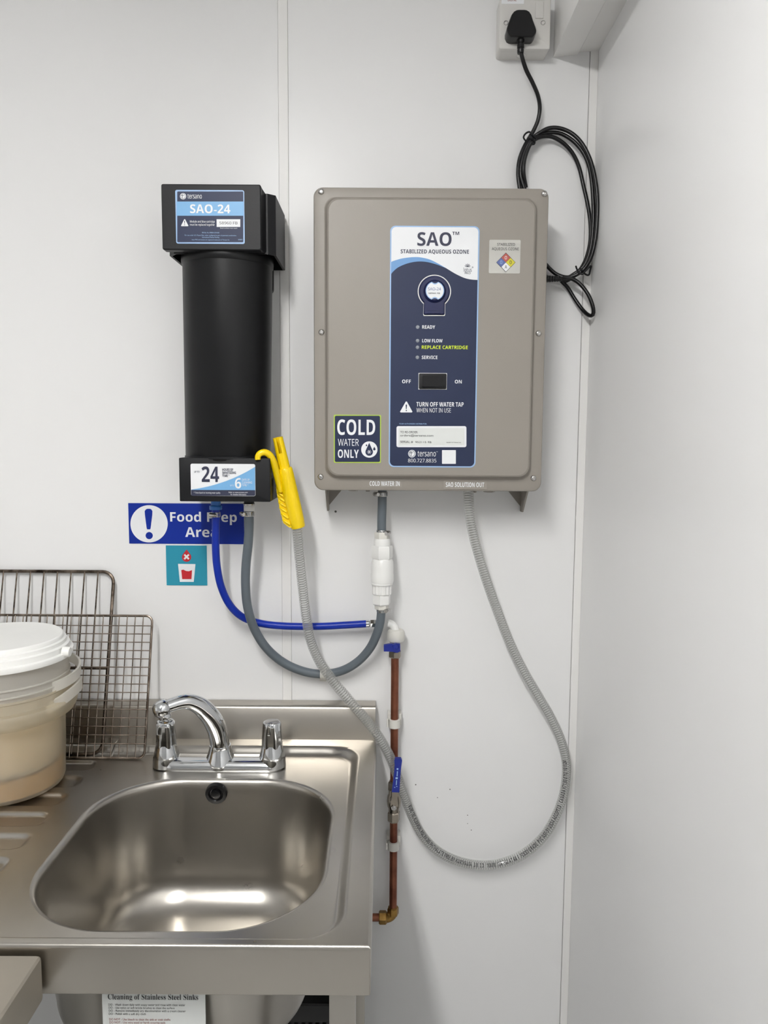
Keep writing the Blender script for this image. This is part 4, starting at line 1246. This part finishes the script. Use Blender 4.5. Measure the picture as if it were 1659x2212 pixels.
# yellow nozzle
nz = []
YZ = -.118
ax0, ax1 = at(643.5, 1137, -.114), at(614.5, 1011, -.124)
d = (ax1 - ax0)
hl_ = d.length
d.normalize()
B = MB()
B.lathe(ax0, d, [(0.0120, -0.002), (0.0130, 0.001), (0.0136, 0.012), (0.0138, 0.04), (0.0136, hl_ - 0.010), (0.0133, hl_ - 0.003), (0.0122, hl_), (0.0090, hl_)], 36)
noz = B.build('nozzle', 'yellow', sh, smooth=40, label='yellow plastic spray nozzle with ribbed grip')
tip = at(600, 945, -.130)
dd = tip - ax1; tl2 = dd.length; dd.normalize()
n = 40
B = MB()
u_ = Vector((0, -1, 0)); u_ = (u_ - dd * u_.dot(dd)).normalized(); v_ = dd.cross(u_)
rings = []
sl = 0.62
for r_, h_ in ((0.0100, -0.004), (0.0099, tl2 * .2), (0.0092, tl2 * .6), (0.0087, tl2)):
    rings.append([ax1 + dd * h_ + (u_ * math.cos(sl * .5 + (2 * PI - sl) * k / (n - 1)) + v_ * math.sin(sl * .5 + (2 * PI - sl) * k / (n - 1))) * r_ for k in range(n)])
for r_, h_ in ((0.0066, tl2), (0.0070, tl2 * .6), (0.0076, tl2 * .2)):
    rings.append([ax1 + dd * h_ + (u_ * math.cos(sl * .5 + (2 * PI - sl) * k / (n - 1)) + v_ * math.sin(sl * .5 + (2 * PI - sl) * k / (n - 1))) * r_ for k in range(n)])
B.loft(rings, False, False, closed=False)
for e_ in (0, n - 1):                       # walls of the slot
    col_ = [r_[e_] for r_ in rings]
    B.add(col_, [(0, 1, 5, 6) if False else (1, 2, 5, 6), (2, 3, 4, 5)])
# close the slot below the open part
B.add([ax1 + dd * (tl2 * .5) + u_ * 0.0086 + v_ * 0.0031, ax1 + dd * (tl2 * .5) + u_ * 0.0086 - v_ * 0.0031, ax1 - dd * .004 + u_ * 0.0097 - v_ * 0.0034, ax1 - dd * .004 + u_ * 0.0097 + v_ * 0.0034], [(0, 1, 2, 3)])
B.build('spout', 'yellow', noz, smooth=40)
# hook that hangs over the module
hk = spline([at(557, 993, -.158), at(557, 986, -.158), at(562, 979.5, -.157), at(572, 977, -.155), at(583, 983.5, -.150), at(590.5, 998, -.144), at(596, 1017, -.137), at(601, 1040, -.130), at(606, 1062, -.124)], 0.003)
B = MB(); B.tube(hk, [0.0048 + 0.0014 * math.sin(PI * k / (len(hk) - 1)) for k in range(len(hk))], 14); B.build('hook', 'yellow', noz, smooth=60)
# ribbed grip on the left side
gp_ = [(597.5, 1032), (606, 1030), (620, 1060), (634, 1120), (638, 1137), (627, 1137), (614.5, 1127), (607.5, 1100), (600.5, 1062)]
B = MB(); B.prism([at(x, y, -.106) for x, y in gp_], (0, -0.0165, 0)); B.build('grip', 'yellow', noz, smooth=0)
sil = [(599, 1054), (602, 1074), (606, 1097), (613, 1124)]
for k in range(7):
    t = k / 6 * 2.999
    i0 = int(t); f = t - i0
    ex, ey = sil[i0][0] + (sil[i0 + 1][0] - sil[i0][0]) * f, sil[i0][1] + (sil[i0 + 1][1] - sil[i0][1]) * f
    a = at(ex, ey, -.1225); b = at(ex + 13, ey + 9, -.1235)
    B = MB(); B.tube([a + Vector((0, .012, .002)), a + Vector((-.0006, .001, 0)), (a + b) / 2 + Vector((0, -.0012, 0)), b], 0.0023, 8); B.build('rib', 'yellow', noz, smooth=60)

# ------------------------------------------------------------------ wall signs
fs_ = thing('food_prep_sign', 'blue food prep area sign with white exclamation mark', 'sign', at(402, 1175, 0))
YW = -0.0012
x0, x1, z0, z1 = pxrect(278, 527, 1087.5, 1174.8, YW)
vplate('sign_board', x0, x1, z0, z1, -0.0001, YW, 0.0003, 'sign_blue', fs_, n=2)
flat('sign_disc', arc(322, 1131.5, 40.3, n=56), YW - .0003, 'print_white', fs_)
flat('exclamation', [(312.5, 1104), (315, 1100.5), (318, 1099), (324, 1099), (327, 1100.5), (329.2, 1104), (329, 1112), (325.5, 1140), (324.5, 1143.5), (317.8, 1143.5), (316.7, 1140), (313, 1112)], YW - .0006, 'sign_blue', fs_)
flat('exclamation', arc(322.3, 1157, 7.8, n=28), YW - .0006, 'sign_blue', fs_)
lettering('Food Prep', 367.5, 511.5, 1105.5, 1127, YW - .0003, 'print_white', fs_, 0.022)
lettering('Area', 400, 470, 1139, 1160, YW - .0003, 'print_white', fs_, 0.022)
ts = thing('cup_sign', 'small teal sign with a red drop and white cup', 'sign', at(403, 1264, 0))
x0, x1, z0, z1 = pxrect(359, 447, 1178.5, 1264.5, YW)
vplate('sign_board', x0, x1, z0, z1, -0.0001, YW, 0.0003, 'teal', ts, n=2)
flat('drop', drop(403, 1187, 1213.5, 10), YW - .0003, 'red', ts)
for a in (45, 135):
    c_, s_ = math.cos(math.radians(a)), math.sin(math.radians(a))
    cx_, cy_ = 403, 1202.8
    flat('cross', [(cx_ + c_ * u - s_ * v, cy_ + s_ * u + c_ * v) for u, v in ((-7, -1.9), (7, -1.9), (7, 1.9), (-7, 1.9))], YW - .0006 - .00005 * (a > 90), 'print_white', ts)
flat('cup', [(384.5, 1218), (422.3, 1218.5), (418.5, 1257), (388.5, 1257)], YW - .0003, 'print_white', ts)
flat('drink', [(391.5, 1231.5), (396, 1230.5), (402, 1233.5), (408, 1234), (414.8, 1231.5), (413.6, 1251), (393.5, 1251)], YW - .0006, 'red', ts)

# ------------------------------------------------------------------ socket, plug and cable
so = thing('wall_socket', 'white single switched wall socket on a surface box', 'socket', at(1130, 110, 0))
zb_ = at(1130, 130, -0.001).z
sx0, sx1 = at(1071.5, 100, 0).x, at(1071.5, 100, 0).x + 0.0885
SH = 0.0885
vplate('back_box', sx0, sx1, zb_, zb_ + SH, -0.0002, -0.032, 0.005, 'socket_white', so, bev=0.001)
vplate('face_plate', sx0 - 0.0002, sx1 + 0.0002, zb_ - 0.0002, zb_ + SH, -0.0325, -0.042, 0.004, 'socket_white', so, bev=0.002)
YK = -0.042
x0, x1, z0, z1 = pxrect(1156.5, 1174, 4.5, 40.5, YK)
vplate('rocker', x0, x1, z0, z1, YK + 0.0005, YK - 0.002, 0.0015, 'socket_white', so, bev=0.0008)
for sx in (1093, 1173):
    p = at(sx, 49.5, YK)
    MB().lathe((p.x, YK + 0.0003, p.z), (0, -1, 0), [(0.0042, 0), (0.0042, 0.0006), (0.0032, 0.0007), (0.0026, 0.0003), (0.0004, 0.0002)], 20).build('screw', 'screw_steel', so)
p = at(1126, 120, -0.02)
x0, x1, z0, z1 = pxrect(1083.5, 1132, -22, 8.5, YK)
lb = vplate('socket_label', x0, x1, z0, z1, YK + 0.0003, YK - 0.0003, 0.0005, 'print_white', so)
lettering('DIGITAL', 1097, 1116, -1.5, 2.6, YK - 0.0006, 'print_red', lb, 0.0)
pts_ko = arc(1126.5, 118.5, 12, 200, 340, 16)
kc = at(1126.5, 118, -0.018)
B = MB(); B.tube([(kc.x + 0.009 * math.cos(PI * 2 * k / 24), -0.017 + 0.009 * math.sin(PI * 2 * k / 24), zb_ - 0.0001) for k in range(25)], 0.0003, 5, False); B.build('knockout', 'wall_backing', so)

pc = thing('power_cable', 'black power cable with moulded plug, coiled and tied in loops', 'cable', at(1124, 110, -0.05))
YPG = YK - 0.0005
front = [(1116, 20.5), (1120, 19.8), (1134, 19.8), (1138, 20.5), (1144, 24), (1148.5, 31), (1152.5, 44), (1158, 59), (1159.5, 65), (1158.5, 71), (1154, 77.5), (1150, 79.2), (1104, 78.5), (1099, 75.5), (1095.5, 68), (1095.2, 60), (1098, 50), (1102, 39), (1105.5, 30), (1110, 24)]
Yp1 = -0.068
ctr = Vector((1127, 52))
def grow(pts, s): return [(ctr.x + (x - ctr.x) * s, ctr.y + (y - ctr.y) * s) for x, y in pts]
def plug_ring(s, yshift, Y): return [Vector((p.x, Y, p.z)) for p in [at(x, y, Yp1) for x, y in grow(front, s)]]
B = MB()
B.loft([plug_ring(1.0, 0, YPG), plug_ring(1.0, 0, Yp1 + 0.004), plug_ring(0.975, 0, Yp1 + 0.001), plug_ring(0.93, 0, Yp1)])
B.build('plug', 'black_cable', pc, smooth=35)
p0 = at(1125, 84, -0.055); p1 = at(1125, 116, -0.055)
MB().lathe((p0.x, -0.055, p1.z), (0, 0, 1), [(0.0052, 0), (0.0056, 0.001), (0.0060, 0.006), (0.0052, 0.0062), (0.0052, 0.0085), (0.0062, 0.0088), (0.0062, 0.014), (0.0053, 0.0142), (0.0053, 0.0165), (0.0066, 0.0168), (0.0068, p0.z - p1.z)], 20).build('cable_boot', 'black_cable', pc, smooth=30)
RC = 0.0036
def cab(pts): return spline([at(*p) for p in pts], 0.004)
strands = [
    [(1125, 110, -.055), (1129, 128, -.052), (1137, 152, -.045), (1151, 180, -.036), (1162, 207, -.028), (1166, 233, -.022), (1162, 260, -.019), (1152, 283, -.017), (1143, 298, -.016), (1131, 320, -.016), (1122, 345, -.016), (1119, 372, -.017), (1121, 398, -.018), (1127, 430, -.019)],
    [(1133, 420, -.010), (1130, 398, -.010), (1128.5, 370, -.010), (1131, 345, -.010), (1139, 320, -.010), (1149, 300, -.012), (1163, 289, -.015), (1184, 277.5, -.018), (1208, 277, -.021), (1235, 288, -.025), (1258, 311, -.030), (1275, 345, -.034), (1285.5, 385, -.038), (1290, 425, -.040), (1290, 470, -.040), (1286, 515, -.040), (1278, 552, -.038), (1265, 577, -.034), (1248, 592, -.030), (1226, 599, -.025), (1205, 594, -.020), (1188, 581, -.016), (1170, 560, -.014)],
    [(1137, 420, -.018), (1125, 380, -.018), (1127, 350, -.018), (1136, 322, -.018), (1148, 303, -.019), (1168, 291, -.012), (1192, 286, -.012), (1215, 290, -.014), (1240, 306, -.018), (1260, 330, -.022), (1272, 358, -.026), (1278, 392, -.029), (1281, 430, -.030), (1282, 470, -.031), (1279, 515, -.031), (1272, 550, -.030), (1260, 576, -.027), (1240, 592, -.022), (1218, 603, -.016), (1190, 601, -.012), (1165, 590, -.010)],
    [(1136, 405, -.012), (1131, 372, -.022), (1133, 345, -.022), (1142, 318, -.022), (1153, 303, -.023), (1174, 294.5, -.018), (1196, 297, -.016), (1219, 311, -.014), (1238, 333, -.012), (1251, 362, -.010), (1260, 400, -.010), (1269, 440, -.012), (1275, 480, -.016), (1275, 520, -.020), (1268, 553, -.022), (1257, 577, -.020), (1240, 597, -.016), (1222, 607, -.012), (1212, 606, -.012), (1226, 621, -.010), (1243, 648, -.014), (1260, 671, -.022), (1273, 681.5, -.034), (1281, 679, -.042), (1281, 664, -.044), (1273, 641, -.042), (1259, 620, -.038), (1243, 606, -.034), (1225, 600, -.032), (1208, 602, -.034), (1190, 602.5, -.036), (1170, 602.5, -.036)],
]
B = MB()
for s in strands: B.tube(cab(s), RC, 10)
B.build('cable', 'black_cable', pc, smooth=60)
p0 = at(1212, 602.5, -.036); p1 = at(1180, 602.5, -.036)
B = MB(); prof = [(0.0038, 0)]
for k in range(6):
    h0 = 0.0045 * k
    r_ = 0.0046 + 0.0003 * k
    prof += [(r_, h0 + .0004), (r_ + .0002, h0 + .0030), (r_ - .0012, h0 + .0033), (r_ - .0012, h0 + .0043)]
B.lathe(p0, (-1, 0, 0), prof, 18).build('strain_relief', 'black_cable', pc, smooth=30)
def tie(pts, c, par, loopr):
    B = MB(); B.tube(spline([at(*p) for p in pts], 0.002), 0.0016, 8); B.build('twist_tie', 'black_plastic', par, smooth=60)
    # band wound round the bundle
tie([(1136, 305, -.030), (1131, 297, -.026), (1135, 289, -.022), (1143, 285, -.022), (1150, 290, -.030), (1157, 297, -.030), (1156, 302, -.028), (1147, 299, -.031), (1143, 291, -.031), (1150, 299, -.031), (1155, 306, -.024), (1154, 311, -.022), (1149, 312, -.022)], None, pc, 0)
tie([(1244, 575, -.030), (1246, 581, -.034), (1251, 589, -.038), (1258, 592, -.040), (1264, 586, -.042), (1271, 579, -.043), (1277, 574, -.042), (1275, 583, -.038), (1272, 594, -.034), (1264, 592, -.036), (1258, 584, -.040), (1252, 580, -.038)], None, pc, 0)

text_flush()
